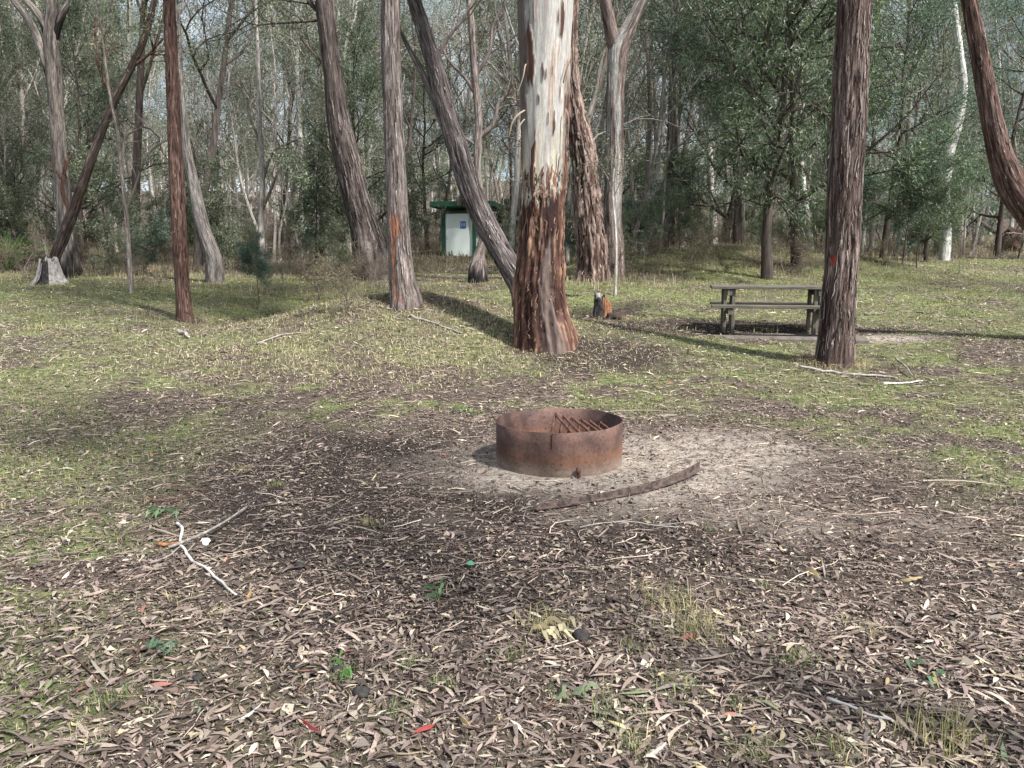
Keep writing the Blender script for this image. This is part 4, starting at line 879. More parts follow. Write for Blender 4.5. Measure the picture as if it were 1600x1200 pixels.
# thin white sapling by the stump
hero('young_gum', 'very thin white sapling stem behind the charred stump', (962, 440), [(962, 438, 5), (963, 400, 4.2), (961, 350, 3.8), (957, 300, 3), (962, 240, 2.2)],
     stringy((.30, .27, .24), (.42, .38, .34), (.5, .47, .43), 3, 1, .02, 0, 171), HG, top=0, seed=171, nseg=12, ds=.1, D=17.5,
     branches=[dict(pts=[(957, 300, 2), (945, 270, 1.6), (930, 255, 1.2)], twigs=3, leafy=True, tl=.4), dict(pts=[(958, 310, 2), (975, 275, 1.6), (985, 262, 1.2)], twigs=3, leafy=True, tl=.4)], crown=(0, 1, 5), leaf=(.09, .018))
# spiky grass clump
def clump(nm, label, px, py, h, n, cols, D=None, cat='plant', spread=.25, w=.012):
    g = gat(px, py); r = np.random.default_rng(int(px)); b = Buf()
    for q in range(n):
        a = r.uniform(0, 6.28); le = r.uniform(.25, 1.0); L_ = h * r.uniform(.7, 1.25); P = []
        for t in np.linspace(0, 1, 6): P.append((math.cos(a) * (.05 + le * L_ * t ** 1.3) * 1.0, math.sin(a) * (.05 + le * L_ * t ** 1.3), L_ * (t - .55 * le * t * t)))
        ribbon(b, P, np.array([1, 1, .9, .7, .5, .1]) * w, .001, C=np.array(cols[r.integers(0, len(cols))]) * r.uniform(.7, 1.3))
    t = link(nm, b.mesh(nm), M['grass'], loc=tuple(g)); tag(t, label, cat); return t
clump('mat_rush', 'spiky green rush clump left of the dark leaning trunk', 505, 405, 1.05, 170, [(.12, .15, .04), (.20, .21, .07), (.07, .10, .03)], w=.03)
clump('mat_rush', 'second rush clump partly behind the shaggy base of the dark trunk', 540, 412, .7, 90, [(.12, .15, .05), (.2, .19, .09)], w=.025)
clump('fern', 'bright green strappy fern at the left edge below the trees', 12, 425, 1.5, 130, [(.12, .24, .06), (.18, .30, .09), (.08, .17, .05)], w=.05)

# ------------------------------------------------------------------ the forest beyond, tree by tree
rf = random.Random(11)
BARKD = {'pale_gum': 'tall pale-barked gum', 'white_gum': 'white-trunked gum', 'stringybark': 'tall grey stringybark', 'dark_gum': 'dark slanting gum', 'slender_gum': 'slender pale gum', 'dead_tree': 'bare dead tree', 'bushy_wattle': 'bushy dark green wattle', 'scrub_shrub': 'leafy green shrub', 'dry_scrub': 'bare twiggy bush'}
NAMES = {'pale_gum': 'pale_gum', 'white_gum': 'white_gum', 'stringybark': 'stringybark_tree', 'dark_gum': 'dark_gum', 'slender_gum': 'slender_gum', 'dead_tree': 'dead_tree', 'bushy_wattle': 'wattle_tree', 'scrub_shrub': 'shrub', 'dry_scrub': 'dry_shrub'}
LM = [(60, 'the hollow white stump'), (200, 'the crooked pale stem'), (280, 'the slim reddish trunk'), (343, 'the rusty post'), (410, 'the smooth slender trunk'), (505, 'the spiky rush clump'), (555, 'the dark leaning trunk'), (620, 'the orange-scarred trunk'),
      (715, 'the toilet block'), (770, 'the leaning forked tree'), (848, 'the big two-toned gum'), (915, 'the shaggy dark trunk'), (960, 'the forked gum'), (1047, 'the slim bank trunk'), (1130, 'the dry grass bank'), (1200, 'the dense wattle'),
      (1250, 'the picnic table'), (1318, 'the red-blazed trunk'), (1360, 'the first lawn sapling'), (1425, 'the wispy lawn sapling'), (1485, 'the bright white curving trunk'), (1540, 'the bending red trunk'), (1585, 'the fallen root ball')]
placed = []
def too_close(x, y, dmin): return any((x - a) ** 2 + (y - b) ** 2 < dmin * dmin for a, b in placed)
def forest(y0, y1, n, kinds, dmin, tier, scr):
    c = 0; tries = 0
    while c < n and tries < n * 40:
        tries += 1
        y = math.sqrt(rf.uniform(y0 ** 2, y1 ** 2)); x = rf.uniform(-.71, .71) * y
        px = 800 + x / y * FPX * CP
        edge = 26 + 9 * ss(1050, 1300, px) + 3 * math.sin(px * .02)
        if px > 1330: edge = 36
        if y < edge - (2.5 if dmin < .5 else 0): continue
        if 660 < px < 785 and y < 42: continue
        if 600 < px < 785 and y < 38 and dmin >= .5: continue
        if too_close(x, y, dmin): continue
        kind = rf.choices([k for k, w in kinds], [w for k, w in kinds])[0]
        if kind in ('white_gum', 'pale_gum') and y < 33: continue
        a_, lm = min(LM, key=lambda e: abs(e[0] - px)); side = 'left' if px < a_ else 'right'
        v = rf.randrange(len(PROTO[kind])); cat = 'shrub' if kind in ('scrub_shrub', 'dry_scrub') else 'tree'
        sc_q = rf.uniform(*scr); q0 = (scr[0] + scr[1]) / 2
        key = (kind, tier, side, lm); kk = counts.get(key, 0); counts[key] = kk + 1
        sc_q = [sc_q, scr[0] * .88, scr[1] * 1.06][kk] if kk < 3 else sc_q
        word = ['', 'smallest ', 'biggest '][kk] if kk < 3 else ''
        lab = f'{word}{BARKD[kind]} {tier}, {side} of {lm}'
        plant(kind, v, x, y, lab, cat, f'{BARKD[kind]}s {tier} near {lm}', sc_q, rf.uniform(0, 6.28), None, rf.gauss(0, .05), NAMES[kind])
        placed.append((x, y)); c += 1
forest(25, 42, 100, [('pale_gum', 3), ('white_gum', 2), ('stringybark', 1.6), ('dark_gum', 2), ('slender_gum', 6), ('dead_tree', 6.5), ('bushy_wattle', .35)], .9, 'in the front forest', (.75, 1.15))
forest(24, 40, 105, [('scrub_shrub', 4), ('dry_scrub', 4)], .45, 'in the undergrowth', (.55, 1.15))
forest(42, 66, 135, [('pale_gum', 4), ('white_gum', 3), ('stringybark', 2), ('dark_gum', 2), ('slender_gum', 4), ('dead_tree', 4), ('bushy_wattle', 2.2)], 1.3, 'deeper in the forest', (.8, 1.2))
forest(62, 115, 125, [('pale_gum', 4), ('white_gum', 3), ('stringybark', 2), ('dark_gum', 1.5), ('dead_tree', 2)], 3.0, 'far back on the slope', (.85, 1.2))
# the farthest wood, one mass
g2 = np.random.default_rng(5); B_ = Buf()
S_ = []
for q in range(520):
    y = math.sqrt(g2.uniform(112 ** 2, 215 ** 2)); x = g2.uniform(-.8, .8) * y; z = Hs(x, y); hh = g2.uniform(9, 15)
    B_.tube([(x, y, z - .5), (x + g2.normal(0, .6), y, z + hh * .5), (x + g2.normal(0, 1), y, z + hh)], [.22, .16, .06], 5, False)
    for k in range(13):
        a, rr2 = g2.uniform(0, 6.28), g2.uniform(.3, 3.4); S_.append((x + math.cos(a) * rr2, y + math.sin(a) * rr2, z + hh * g2.uniform(.35, 1.05), 0, 0, 1))
fw = link('distant_wood', crown_mesh('distant_wood', S_, 42, .45, .16, .75, .3, PG, 77), M['gleaf']); tag(fw, 'grey-green canopy of the farthest wood on the hill', kind='stuff')
ft = link('distant_trunks', B_.mesh('distant_trunks', True, False), M['pale']); tag(ft, 'mass of pale trunks under the farthest canopy', kind='stuff')
# unseen trees added out to the right and left to shade the clearing
for (k, v, x, y, s, l) in (('stringybark', 0, 3.9, .4, .72, 'added grey stringybark, unseen, casting shade from just right of the viewer'), ('stringybark', 1, -9.5, 6.5, .9, 'added grey stringybark, unseen, casting shade from off the left edge of the clearing'),
                           ('stringybark', 2, 19, 14, .9, 'added grey stringybark, unseen, casting shade from off the right edge beyond the curved trunk')):
    plant(k, v, x, y, l, 'tree', None, s, x, name=NAMES[k])

# ------------------------------------------------------------------ stump, hollow stump, post, root ball, logs
def lump(b, c, rad, seed, C, n=24, m=14, amp=.35, flat=1.0):
    th = np.linspace(0, np.pi, m)[:, None]; ph = np.arange(n)[None, :] * 2 * np.pi / n
    D = np.stack([np.sin(th) * np.cos(ph), np.sin(th) * np.sin(ph), np.cos(th) + 0 * ph], -1)
    rr3 = 1 + amp * (fbm(D * 2.2 + seed, 3, seed) - .5) * 2
    V = np.array(c) + D * rr3[..., None] * np.array(rad) * np.array([1, 1, flat]); V = V.reshape(-1, 3)
    b.add(V, ring_faces(m, n), None, C)
M['char'] = simple('charred_wood', (.012, .011, .011), (.06, .055, .052), 14, .8, bstr=.6)
M['burntorange'] = simple('exposed_orange_wood', (.07, .03, .018), (.33, .15, .075), 10, .7, bstr=.4, sc3=(3, 3, .6))
M['stumpgrey'] = simple('weathered_stump_wood', (.13, .12, .11), (.34, .31, .28), 12, .9, bstr=.5, sc3=(3, 3, .6))
M['whitewood'] = simple('bleached_wood', (.12, .11, .10), (.42, .395, .37), 7, .85, bstr=.5, sc3=(3, 3, .7))
def jagged(b, r0, r1, hfn, A0=0, A1=2 * math.pi, n=44, rows=10, th=.03, seed=0, sx=1.0, flare=.15):
    # a broken shell of wood: outer and inner wall joined by an uneven rim
    a = np.linspace(A0, A1, n); h = np.array([hfn(t) for t in np.linspace(0, 1, n)]) * (1 + .5 * (fbm(np.stack([a * 3.3, a * 0, a * 0 + seed], -1), 3, seed) - .5))
    rib = fbm(np.stack([np.cos(a) * 4, np.sin(a) * 4, a * 0], -1), 3, seed + 2) - .5; V = []
    for k, (q, o) in enumerate([(t, 1) for t in np.linspace(-.15, 1, rows)] + [(t, 0) for t in np.linspace(1, -.15, rows)]):
        z = np.where(q > 0, q * h, q); rr6 = (r0 + (r1 - r0) * max(q, 0)) * (1 + flare * math.exp(-max(q, 0) * 7)) * (1 + .35 * rib) + .02 * (vn(np.stack([a * 6, a * 0 + q * 6, a * 0], -1), seed + 4) - .5)
        rr6 = rr6 - (0 if o else th); V.append(np.stack([rr6 * np.cos(a) * sx, rr6 * np.sin(a), z], -1))
    V = np.stack(V).reshape(-1, 3); m = 2 * rows; i = np.arange(m - 1)[:, None] * n; j = np.arange(n - 1)[None]
    b.add(V, np.stack([i + j, i + j + 1, i + n + j + 1, i + n + j], -1).reshape(-1, 4))
g = gat(940, 497); t = thing('charred_stump', 'short charred stump split open to orange wood, right of the big gum', 'stump', tuple(g))
b = Buf(); jagged(b, .17, .15, lambda t: .46 - .10 * t, R(60), R(275), seed=1); link('charred_bark', b.mesh('charred_bark', True, False), M['char'], t)
b = Buf(); jagged(b, .13, .12, lambda t: .43 - .06 * t, R(190), R(300), seed=4, th=.08); link('grey_wood', b.mesh('grey_wood', True, False), M['stumpgrey'], t)
b = Buf(); jagged(b, .17, .16, lambda t: .37 - .10 * t, R(272), R(350), seed=7, th=.07); link('orange_wood', b.mesh('orange_wood', True, False), M['burntorange'], t)
g = gat(962, 499); b = Buf(); lump(b, (0, 0, 0), (.20, .16, .12), 3, (.05, .035, .03), amp=.6); lump(b, (.12, -.05, 0), (.14, .1, .06), 6, (.09, .06, .045), amp=.6)
tag(link('dirt_mound', b.mesh('dirt_mound', True), attr_mat('loose_dark_soil', .95, 0, ((40, 40, 40), .6, 1.4), .8, .02), loc=tuple(g)), 'small heap of dark crumbly soil beside the charred stump', 'soil heap')
g = at(78, 428, 21.6); g.z = Hs(g.x, g.y); t = thing('hollow_stump', 'bleached white stump with a black burnt hollow, at far left', 'stump', tuple(g))
b = Buf(); jagged(b, .37, .22, lambda q: .66, R(-65), R(245), seed=11, th=.05, flare=.3); link('bleached_shell', b.mesh('bleached_shell', True, False), M['whitewood'], t)
b = Buf(); jagged(b, .27, .17, lambda q: .60, 0, R(360), seed=12, th=.03); link('burnt_hollow', b.mesh('burnt_hollow', True, False), M['char'], t)
g = gat(343, 438); b = Buf(); b.tube([(0, 0, -.2), (.01, 0, .5), (0, 0, .95)], .028, 8, True)
tag(link('rusty_post', b.mesh('rusty_post', True, False), M.setdefault('rustp', simple('rusted_steel', (.10, .035, .02), (.22, .09, .06), 20, .8)), loc=tuple(g)), 'thin rust-red post in front of the leaning grey trunk', 'post')
g = gat(333, 415); b = Buf(); lump(b, (0, 0, .22), (.26, .2, .34), 9, (.02, .018, .018), amp=.5)
tag(link('burnt_stump', b.mesh('burnt_stump', True), M['char'], loc=tuple(g)), 'low black burnt stump behind the rusty post', 'stump')
g = gat(112, 422); b = Buf(); lump(b, (0, 0, .22), (.3, .2, .40), 19, (.02, .018, .018), amp=.5)
tag(link('burnt_stump', b.mesh('burnt_stump', True), M['char'], loc=tuple(g)), 'black burnt stump hard against the right of the hollow white stump', 'stump')
g = gat(1582, 392); t = thing('fallen_tree', 'fallen tree with upturned dark red root ball at the right edge', 'fallen tree', tuple(g))
b = Buf(); lump(b, (0, 0, .42), (.62, .45, .62), 33, (.05, .028, .022), n=40, m=24, amp=.8)
rr4 = random.Random(8)
for q in range(26):
    a = rr4.uniform(0, 6.28); e = rr4.uniform(-.2, 1.2); p = Vector((math.cos(a) * .4, -.1 + math.sin(a) * .3, .45 + .3 * e)); d = Vector((math.cos(a), rr4.uniform(-.8, .4), e * .8)).normalized()
    b.tube([tuple(p), tuple(p + d * .3), tuple(p + d * .5 + rv(rr4) * .08)], [.035, .02, .006], 5, False, C=(.10, .06, .045))
link('root_ball', b.mesh('root_ball', True), attr_mat('red_root_soil', .95, 0, ((14, 14, 14), .5, 1.5), .8, .03), t)
b = Buf(); b.tube([(-.1, .1, .5), (-1.6, .4, 1.5), (-2.8, .6, 2.1)], [.15, .12, .07], 10, True); link('trunk', b.mesh('fallen_log', True, False), M['dark'], t)
p0 = gat(1452, 375); b = Buf(); b.tube([(-.2, 0, -.1), (.9, .3, .55), (2.1, .6, 1.3)], [.13, .11, .07], 10, True)
tag(link('leaning_log', b.mesh('leaning_log', True, False), M['dark'], loc=tuple(p0)), 'dark dead log sloping up to the right under the white curving trunk', 'log')

# ------------------------------------------------------------------ toilet block
g = at(718, 402, 37.5); g.z = at(718, 403, 37.5).z; u1 = 37.5 / FPX
M['green'] = simple('dark_green_paint', (.014, .062, .034), (.026, .088, .05), 3, .5)
M['mint'] = simple('pale_mint_panel', (.72, .82, .76), (.80, .88, .83), 1.2, .6)
M['blue'] = simple('blue_enamel', (.01, .10, .42), (.02, .14, .50), 3, .4)
M['wht'] = simple('white_enamel', (.75, .78, .80), (.82, .84, .85), 3, .4)
M['dirt'] = simple('black_mould', (.02, .02, .02), (.08, .08, .07), 9, .9)
t = thing('toilet_block', 'small pale toilet hut with flat dark green roof, behind the leaning tree', 'toilet', tuple(g), R(-9))
def P1(nm, mk, mat, par=None, **k):
    b = Buf(); mk(b); return link(nm, b.mesh(nm, k.get('smooth', False), k.get('color', False)), mat, par if par is not None else t)
wd, dp, ht = 1.62, 2.1, 2.25
P1('wall', lambda b: (b.box((0, dp / 2 + .06, ht / 2 - .1), (wd - .1, dp, ht)),), M['mint'])
rf_ = P1('roof', lambda b: (b.box((.22, dp / 2 - .05, ht + .24), (3.05, dp + .9, .26), bev=.02), b.box((.22, dp / 2 - .05, ht + .10), (2.7, dp + .6, .06))), M['green'])
for x in (-.78, .72): P1('post', lambda b: b.box((x, .02, ht / 2 + .0), (.16, .14, ht + .16), bev=.01), M['green'])
P1('lintel', lambda b: b.box((-.03, .02, ht - .12), (1.30, .10, .12)), M['green'])
d_ = P1('door', lambda b: b.box((-.08, -.02, 1.07), (1.12, .05, 2.0), bev=.008), M['mint'])
P1('handle', lambda b: b.box((-.55, -.06, 1.0), (.03, .05, .14)), M['wht'], d_)
P1('mould_stain', lambda b: [b.box((x, -.047, .06 + h / 2), (w, .006, h)) for x, w, h in ((-.5, .06, .22), (-.44, .12, .12), (-.36, .05, .28), (-.2, .2, .05), (.1, .22, .05), (.18, .05, .14), (.35, .08, .09))], M['dirt'], d_)
sg = P1('sign', lambda b: b.box((.20, -.055, 1.55), (.26, .016, .33)), M['blue'], d_)
def person_icon(b, x, z, s, skirt):
    b.tube([(x, -.066, z + .105 * s), (x, -.068, z + .106 * s)], [.022 * s, .022 * s], 10, True, ref=np.array([1., 0, 0]))
    lump(b, (x, -.066, z + .115 * s), (.02 * s, .003, .02 * s), 1, None, 10, 6, 0)
    b.box((x, -.066, z + .03 * s), (.05 * s if not skirt else .045 * s, .004, .11 * s)); b.box((x, -.0655, z - .02 * s), (.078 * s if skirt else .044 * s, .004, .06 * s))
    b.box((x - .013 * s, -.066, z - .075 * s), (.017 * s, .004, .06 * s)); b.box((x + .013 * s, -.066, z - .075 * s), (.017 * s, .004, .06 * s))
P1('pictogram', lambda b: (person_icon(b, .145, 1.55, .8, False), person_icon(b, .255, 1.55, .8, True), b.box((.20, -.0645, 1.55), (.006, .003, .26))), M['wht'], sg)

# ------------------------------------------------------------------ picnic table on its slab
D0 = gat(1219, 524).y - .1; g = at(1214, 527, D0); g.z = Hs(g.x, g.y) - .02; tr = R(-12)
M['conc'] = simple('weathered_concrete', (.09, .078, .066), (.17, .148, .128), 5, .95, bstr=.4)
M['timber'] = simple('weathered_grey_timber', (.06, .055, .044), (.15, .138, .112), 6, .85, bstr=.4, sc3=(.6, 8, 8))
M['timberv'] = simple('weathered_grey_post', (.07, .063, .052), (.17, .155, .125), 6, .85, bstr=.4, sc3=(8, 8, .6))
b = Buf(); b.box((.12, .38, -.06), (2.3, 1.6, .20), bev=.03)
tag(link('concrete_slab', b.mesh('concrete_slab', False, False), M['conc'], loc=tuple(g), rz=tr), 'low grey concrete slab under the picnic table', 'slab')
t = thing('picnic_table', 'weathered grey timber picnic table with attached benches, left of the thick reddish trunk', 'picnic table', (g.x, g.y, g.z + .04), tr)
ty = .38
for k in range(4): P1('table_board', lambda b: b.box((0.02, ty - .30 + k * .19, .735 + .002 * k), (2.08, .175, .045), bev=.006), M['timber'])
P1('bench_seat', lambda b: b.box((.02, ty - .62, .452), (2.10, .26, .045), bev=.006), M['timber'])
P1('bench_seat', lambda b: b.box((.02, ty + .62, .452), (2.04, .26, .045), bev=.006), M['timber'])
for sx in (-.74, .62):
    for yy1 in (ty - .28, ty + .28):
        for dx in (-.065, .065):
            P1('leg', lambda b: b.box((sx + dx, yy1, .353), (.05, .11, .715), bev=.006), M['timberv'])
    P1('table_bearer', lambda b: b.box((sx, ty, .66), (.076, .74, .10), bev=.005), M['timberv'])
    P1('bench_bearer', lambda b: b.box((sx, ty, .375), (.076, 1.46, .10), bev=.005), M['timberv'])

# ------------------------------------------------------------------ fire ring
RC = Vector((.372, 6.0, 0)); RC.z = Hs(RC.x, RC.y); RR0, RH = .497, .335
m, nt, N, L, bs = newmat('rusted_steel_plate')
v = mapped(N, L, (1, 1, 1)); n1 = noise(N, L, v, 5, 6, .65); n2_ = noise(N, L, v, 45, 4, .7); n3 = noise(N, L, mapped(N, L, (1, 1, .35)), 9, 4, .6)
r1 = ramp(N, [(.30, (.035, .019, .016)), (.44, (.095, .053, .038)), (.56, (.14, .081, .06)), (.70, (.19, .10, .056))]); L.new(n1.outputs['Fac'], r1.inputs['Fac'])
c = mixrgb(N, L, r1.outputs['Color'], (.115, .082, .078), math_(N, L, 'MULTIPLY', n3.outputs['Fac'], .7))
sx = N.new('ShaderNodeSeparateXYZ'); L.new(v, sx.inputs[0])
zz = math_(N, L, 'ADD', sx.outputs['Z'], math_(N, L, 'ADD', math_(N, L, 'MULTIPLY', n1.outputs['Fac'], .16), -.035))
rz_ = ramp(N, [(.075, (1, 1, 1)), (.16, (0, 0, 0))]); L.new(zz, rz_.inputs['Fac'])
c = mixrgb(N, L, c, (.26, .205, .16), math_(N, L, 'MULTIPLY', rz_.outputs['Color'], .8))
ro = ramp(N, [(.10, (0, 0, 0)), (.17, (1, 1, 1)), (.24, (0, 0, 0))]); L.new(zz, ro.inputs['Fac']); c = mixrgb(N, L, c, (.24, .11, .05), math_(N, L, 'MULTIPLY', math_(N, L, 'MULTIPLY', ro.outputs['Color'], n1.outputs['Fac']), .7)); nb4 = noise(N, L, v, 2.3, 5, .6); rb4 = ramp(N, [(.38, (.42, .38, .38)), (.6, (1.05, 1, 1))]); L.new(nb4.outputs['Fac'], rb4.inputs['Fac']); c = mixrgb(N, L, c, rb4.outputs['Color'], 1, 'MULTIPLY')
sp_ = ramp(N, [(.30, (1.35, 1.3, 1.25)), (.45, (1, 1, 1)), (.60, (.85, .84, .84)), (.68, (.35, .3, .3))]); L.new(n2_.outputs['Fac'], sp_.inputs['Fac']); c = mixrgb(N, L, c, sp_.outputs['Color'], 1, 'MULTIPLY')
L.new(c, bs.inputs['Base Color']); bs.inputs['Roughness'].default_value = .72; bs.inputs['Metallic'].default_value = .0; bs.inputs['Specular IOR Level'].default_value = .3
bump(N, L, bs, n2_.outputs['Fac'], .35, .003); M['ring'] = m
M['rustd'] = simple('dark_rusted_iron', (.035, .018, .014), (.13, .06, .042), 30, .7, bstr=.4)
t = thing('fire_ring', 'rusty round steel fire ring with a bar grate, in the middle of the bare ground', 'fire ring', tuple(RC))
def ringwall(b):
    n = 128; a = np.arange(n) * 2 * np.pi / n
    prof = [(RR0, -.08), (RR0, .1), (RR0, .25), (RR0, RH - .001), (RR0 - .0015, RH), (RR0 - .006, RH), (RR0 - .0075, RH - .001), (RR0 - .0075, .2), (RR0 - .0075, -.08)]
    V = []
    for (r_, z_) in prof:
        wob = 1 + .006 * np.sin(a * 2 + .7) + .004 * np.sin(a * 3) + .003 * np.sin(a * 7 + 2)
        V.append(np.stack([r_ * wob * np.cos(a), r_ * wob * np.sin(a), z_ + (.006 * np.sin(a + 1.0) + .002 * np.sin(a * 9)) * (z_ > .2) + 0 * a], -1))
    b.add(np.stack(V).reshape(-1, 3), ring_faces(len(prof), n))
P1('ring_wall', ringwall, M['ring'], t, smooth=True)
P1('weld_seam', lambda b: b.tube([(-.075, -RR0 - .002, RH - .005), (-.078, -RR0 - .002, RH - .06), (-.08, -RR0 - .001, RH - .12)], [.006, .005, .002], 6, True), M['rustd'], t)
P1('pin', lambda b: b.tube([(.115, -RR0 - .02, -.05), (.115, -RR0 - .02, .02), (.113, -RR0 - .021, .035), (.113, -RR0 - .022, .04), (.112, -RR0 - .022, .075), (.112, -RR0 - .02, .083)], [.013, .013, .013, .018, .018, .008], 12, True), M['rustd'], t, smooth=True)
P1('pin_eye', lambda b: b.box((.115, -RR0 - .012, .055), (.03, .03, .014)), M['rustd'], t)
gr_ = thing('grate', None, None); gr_.parent = t
for q, xo in enumerate((-.02, .045, .11, .185, .255, .34)):
    def bar(b, xo=xo, q=q):
        ap = Vector((xo, .17 - .02 * q * .6, .345 - .012 * q)); lf = Vector((xo - .07, .05 - .05, .06)); rt = Vector((min(xo + .20, .42), -.22 + .03 * q, .17 + .012 * q))
        mid = ap.lerp(rt, .5) + Vector((0, 0, -.012 * math.sin(q * 2.1)))
        b.tube([tuple(lf), tuple(lf.lerp(ap, .5)), tuple(ap - (ap - lf) * .03), tuple(ap + Vector((.004, -.002, .006))), tuple(ap + (rt - ap) * .05), tuple(mid), tuple(rt)], .0115, 8, True)
    P1('bar', bar, M['rustd'], gr_, smooth=True)
P1('crossbar', lambda b: b.tube([(.14, -.205, .165), (.40, -.13, .235)], .008, 8, True), M['rustd'], gr_, smooth=True)
P1('crossbar', lambda b: b.tube([(-.10, .0, .055), (.30, .0, .055)], .008, 8, True), M['rustd'], gr_, smooth=True)
# ash and soil bed inside
b = Buf(); n = 48; k = 10
rad = np.linspace(0.001, RR0 - .012, k)[:, None]; aa = (np.arange(n) * 2 * np.pi / n)[None]
X = rad * np.cos(aa); Y = rad * np.sin(aa); Z = .035 + .05 * fbm(np.stack([X * 7, Y * 7, X * 0], -1), 4, 9) + .03 * (rad / RR0) ** 3
b.add(np.stack([X, Y, Z], -1).reshape(-1, 3), ring_faces(k, n)); tag(link('ash_bed', b.mesh('ash_bed', True, False), simple('pale_ash', (.09, .075, .065), (.36, .32, .28), 14, .95, bstr=.6), loc=tuple(RC)), 'bed of pale ash and grit inside the fire ring', 'ash')
# bent steel strip
pp = [(834, 800, .03), (880, 793, .03), (940, 782, .03), (1000, 770, .032), (1040, 760, .04), (1068, 750, .05), (1093, 741, .07)]
Pw = []
for px, py, z in pp: q = gat(px, py); Pw.append(Vector((q.x, q.y, q.z + z * 1.0)))
b = Buf(); Q = np.array([tuple(p) for p in Pw]); T, Nn, Bn = frame_np(Q, np.array([0, 0, 1.])); hz = np.array([.012, .016, .019, .021, .023, .025, .027])
sec = [(-1, -1), (1, -1), (1, 1), (-1, 1)]
V = np.stack([Q + np.array([0, 0, 1.]) * (hz * s2)[:, None] + Bn * (.0025 * s1) for s1, s2 in sec], 1).reshape(-1, 3); b.add(V, ring_faces(len(Q), 4), [[0, 1, 2], [0, 2, 3], [24, 26, 25], [24, 27, 26]])
V = np.stack([Q - np.array([0, 0, 1.]) * (hz - .003)[:, None] + np.array([0, 0, .003 * s2]) - Bn * (.02 * (s1 - 1) * .9) * 1.0 for s1, s2 in sec], 1).reshape(-1, 3); b.add(V, ring_faces(len(Q), 4), [[0, 1, 2], [0, 2, 3], [24, 26, 25], [24, 27, 26]])
tag(link('steel_strip', b.mesh('steel_strip', False, False), simple('scaly_dark_steel', (.03, .024, .022), (.15, .11, .095), 26, .6, bstr=.6)), 'long bent rusty steel angle strip lying in front of the fire ring', 'metal strip')

# ------------------------------------------------------------------ fallen sticks, sprigs, single leaves
def stick(label, pts, w, mat, name='fallen_branch', twigs=0, cat='stick', lift=0.0, seed=0):
    r = random.Random(seed); b = Buf(); P = []; q = []
    for i, e in enumerate(pts):
        g = gat(e[0], e[1]); h = e[2] if len(e) > 2 else 0; P.append(np.array((g.x, g.y, g.z + h + .5 * w + lift + (.008 if g.y < 7 else .004))))
    o = P[0].copy(); P = [p - o for p in P]; n = len(P)
    Q, rr5, s = smooth_path(P, np.linspace(w / 2, w * .3, n), max(.02, w)); Q = Q + (fbm(Q * 9, 2, seed) - .5)[:, None] * w * .8
    rr5 = rr5 * (1 + .3 * (fbm(Q * 14, 2, seed + 3) - .5)); b.tube(Q, rr5, 9, True)
    for k in range(twigs):
        i = r.randrange(len(Q) // 4, len(Q) - 1); d = Vector(Q[i] - Q[i - 1]).normalized(); sd = Vector((-d.y, d.x, .1)) * r.choice((-1, 1)); p = Vector(Q[i]); L_ = r.uniform(.08, .3)
        b.tube([tuple(p), tuple(p + (d + sd * .7) * L_ * .5), tuple(p + (d * 1.2 + sd * .9) * L_)], [w * .22, w * .16, w * .08], 5, False)
    return tag(link(name, b.mesh(name, True, False), mat, loc=tuple(o)), label, cat)
stick('smooth white curved stick in the left foreground', [(278, 822), (284, 835), (283, 858), (300, 880), (330, 900), (345, 918), (372, 936)], .019, M['white'], seed=1)
stick('long pale brown bark stick lying across the white curved one', [(262, 862, .0), (300, 853, .02), (335, 838, .03), (360, 822, .03), (385, 803, .02)], .018, M['stumpgrey'], seed=2)
stick('flat orange-brown bark piece at the left end of the crossed sticks', [(243, 858), (258, 858), (272, 856), (285, 853)], .022, M['burntorange'], 'bark_piece', cat='bark', seed=3)
stick('thin grey stick just below the crossed sticks at left', [(235, 885), (260, 876), (280, 860), (300, 848)], .010, M['stumpgrey'], seed=4)
stick('long straight grey stick on the grass in front of the orange-scarred trunk', [(640, 496), (665, 504), (695, 514), (722, 523)], .035, M['dead'], seed=5)
stick('long pale stick lying in front of the thick reddish trunk', [(1248, 576), (1290, 583), (1340, 588), (1395, 592), (1402, 594)], .032, M['dead'], seed=6)
stick('pale stick at the right end of the pile by the reddish trunk', [(1380, 601), (1410, 601), (1442, 597)], .026, M['white'], seed=7)
stick('short upright-leaning pale bark splinter in the pile right of the reddish trunk', [(1400, 570, .05), (1412, 580, .06), (1425, 592, .02)], .028, M['dead'], seed=8)
stick('dark branching stick under the pale ones right of the reddish trunk', [(1360, 592), (1400, 597), (1440, 603), (1480, 606)], .016, M['grey'], twigs=5, seed=9)
stick('thin long dark stick behind and left of the fire ring', [(570, 650), (600, 655), (640, 662), (682, 668)], .012, M['grey'], twigs=4, seed=10)
stick('twisted thin pale twig in front of the steel strip', [(905, 828), (935, 822), (975, 818), (1030, 826), (1070, 829)], .007, M['dead'], twigs=3, seed=11)
stick('dark broken stick in the right foreground', [(948, 936), (965, 945), (985, 956)], .015, M['dark'], seed=12)
stick('black smooth stick in the lower right foreground', [(1255, 1080), (1285, 1088), (1318, 1097), (1342, 1101)], .012, M['char'], seed=13)
stick('long pale bark strip below the black stick at lower right', [(1290, 1103), (1325, 1112), (1360, 1128), (1392, 1136)], .014, M['white'], 'bark_strip', cat='bark', seed=14)
stick('brown curved twig at the bottom left', [(92, 1010), (120, 1035), (145, 1060), (155, 1070)], .009, M['red'], seed=15)
stick('thin reddish twig in the lower left foreground', [(228, 975), (222, 1015), (205, 1045), (188, 1072)], .007, M['red'], seed=16)
stick('thin branch on the sunny lawn at right', [(1350, 493), (1375, 492), (1385, 487)], .035, M['grey'], twigs=2, seed=17)
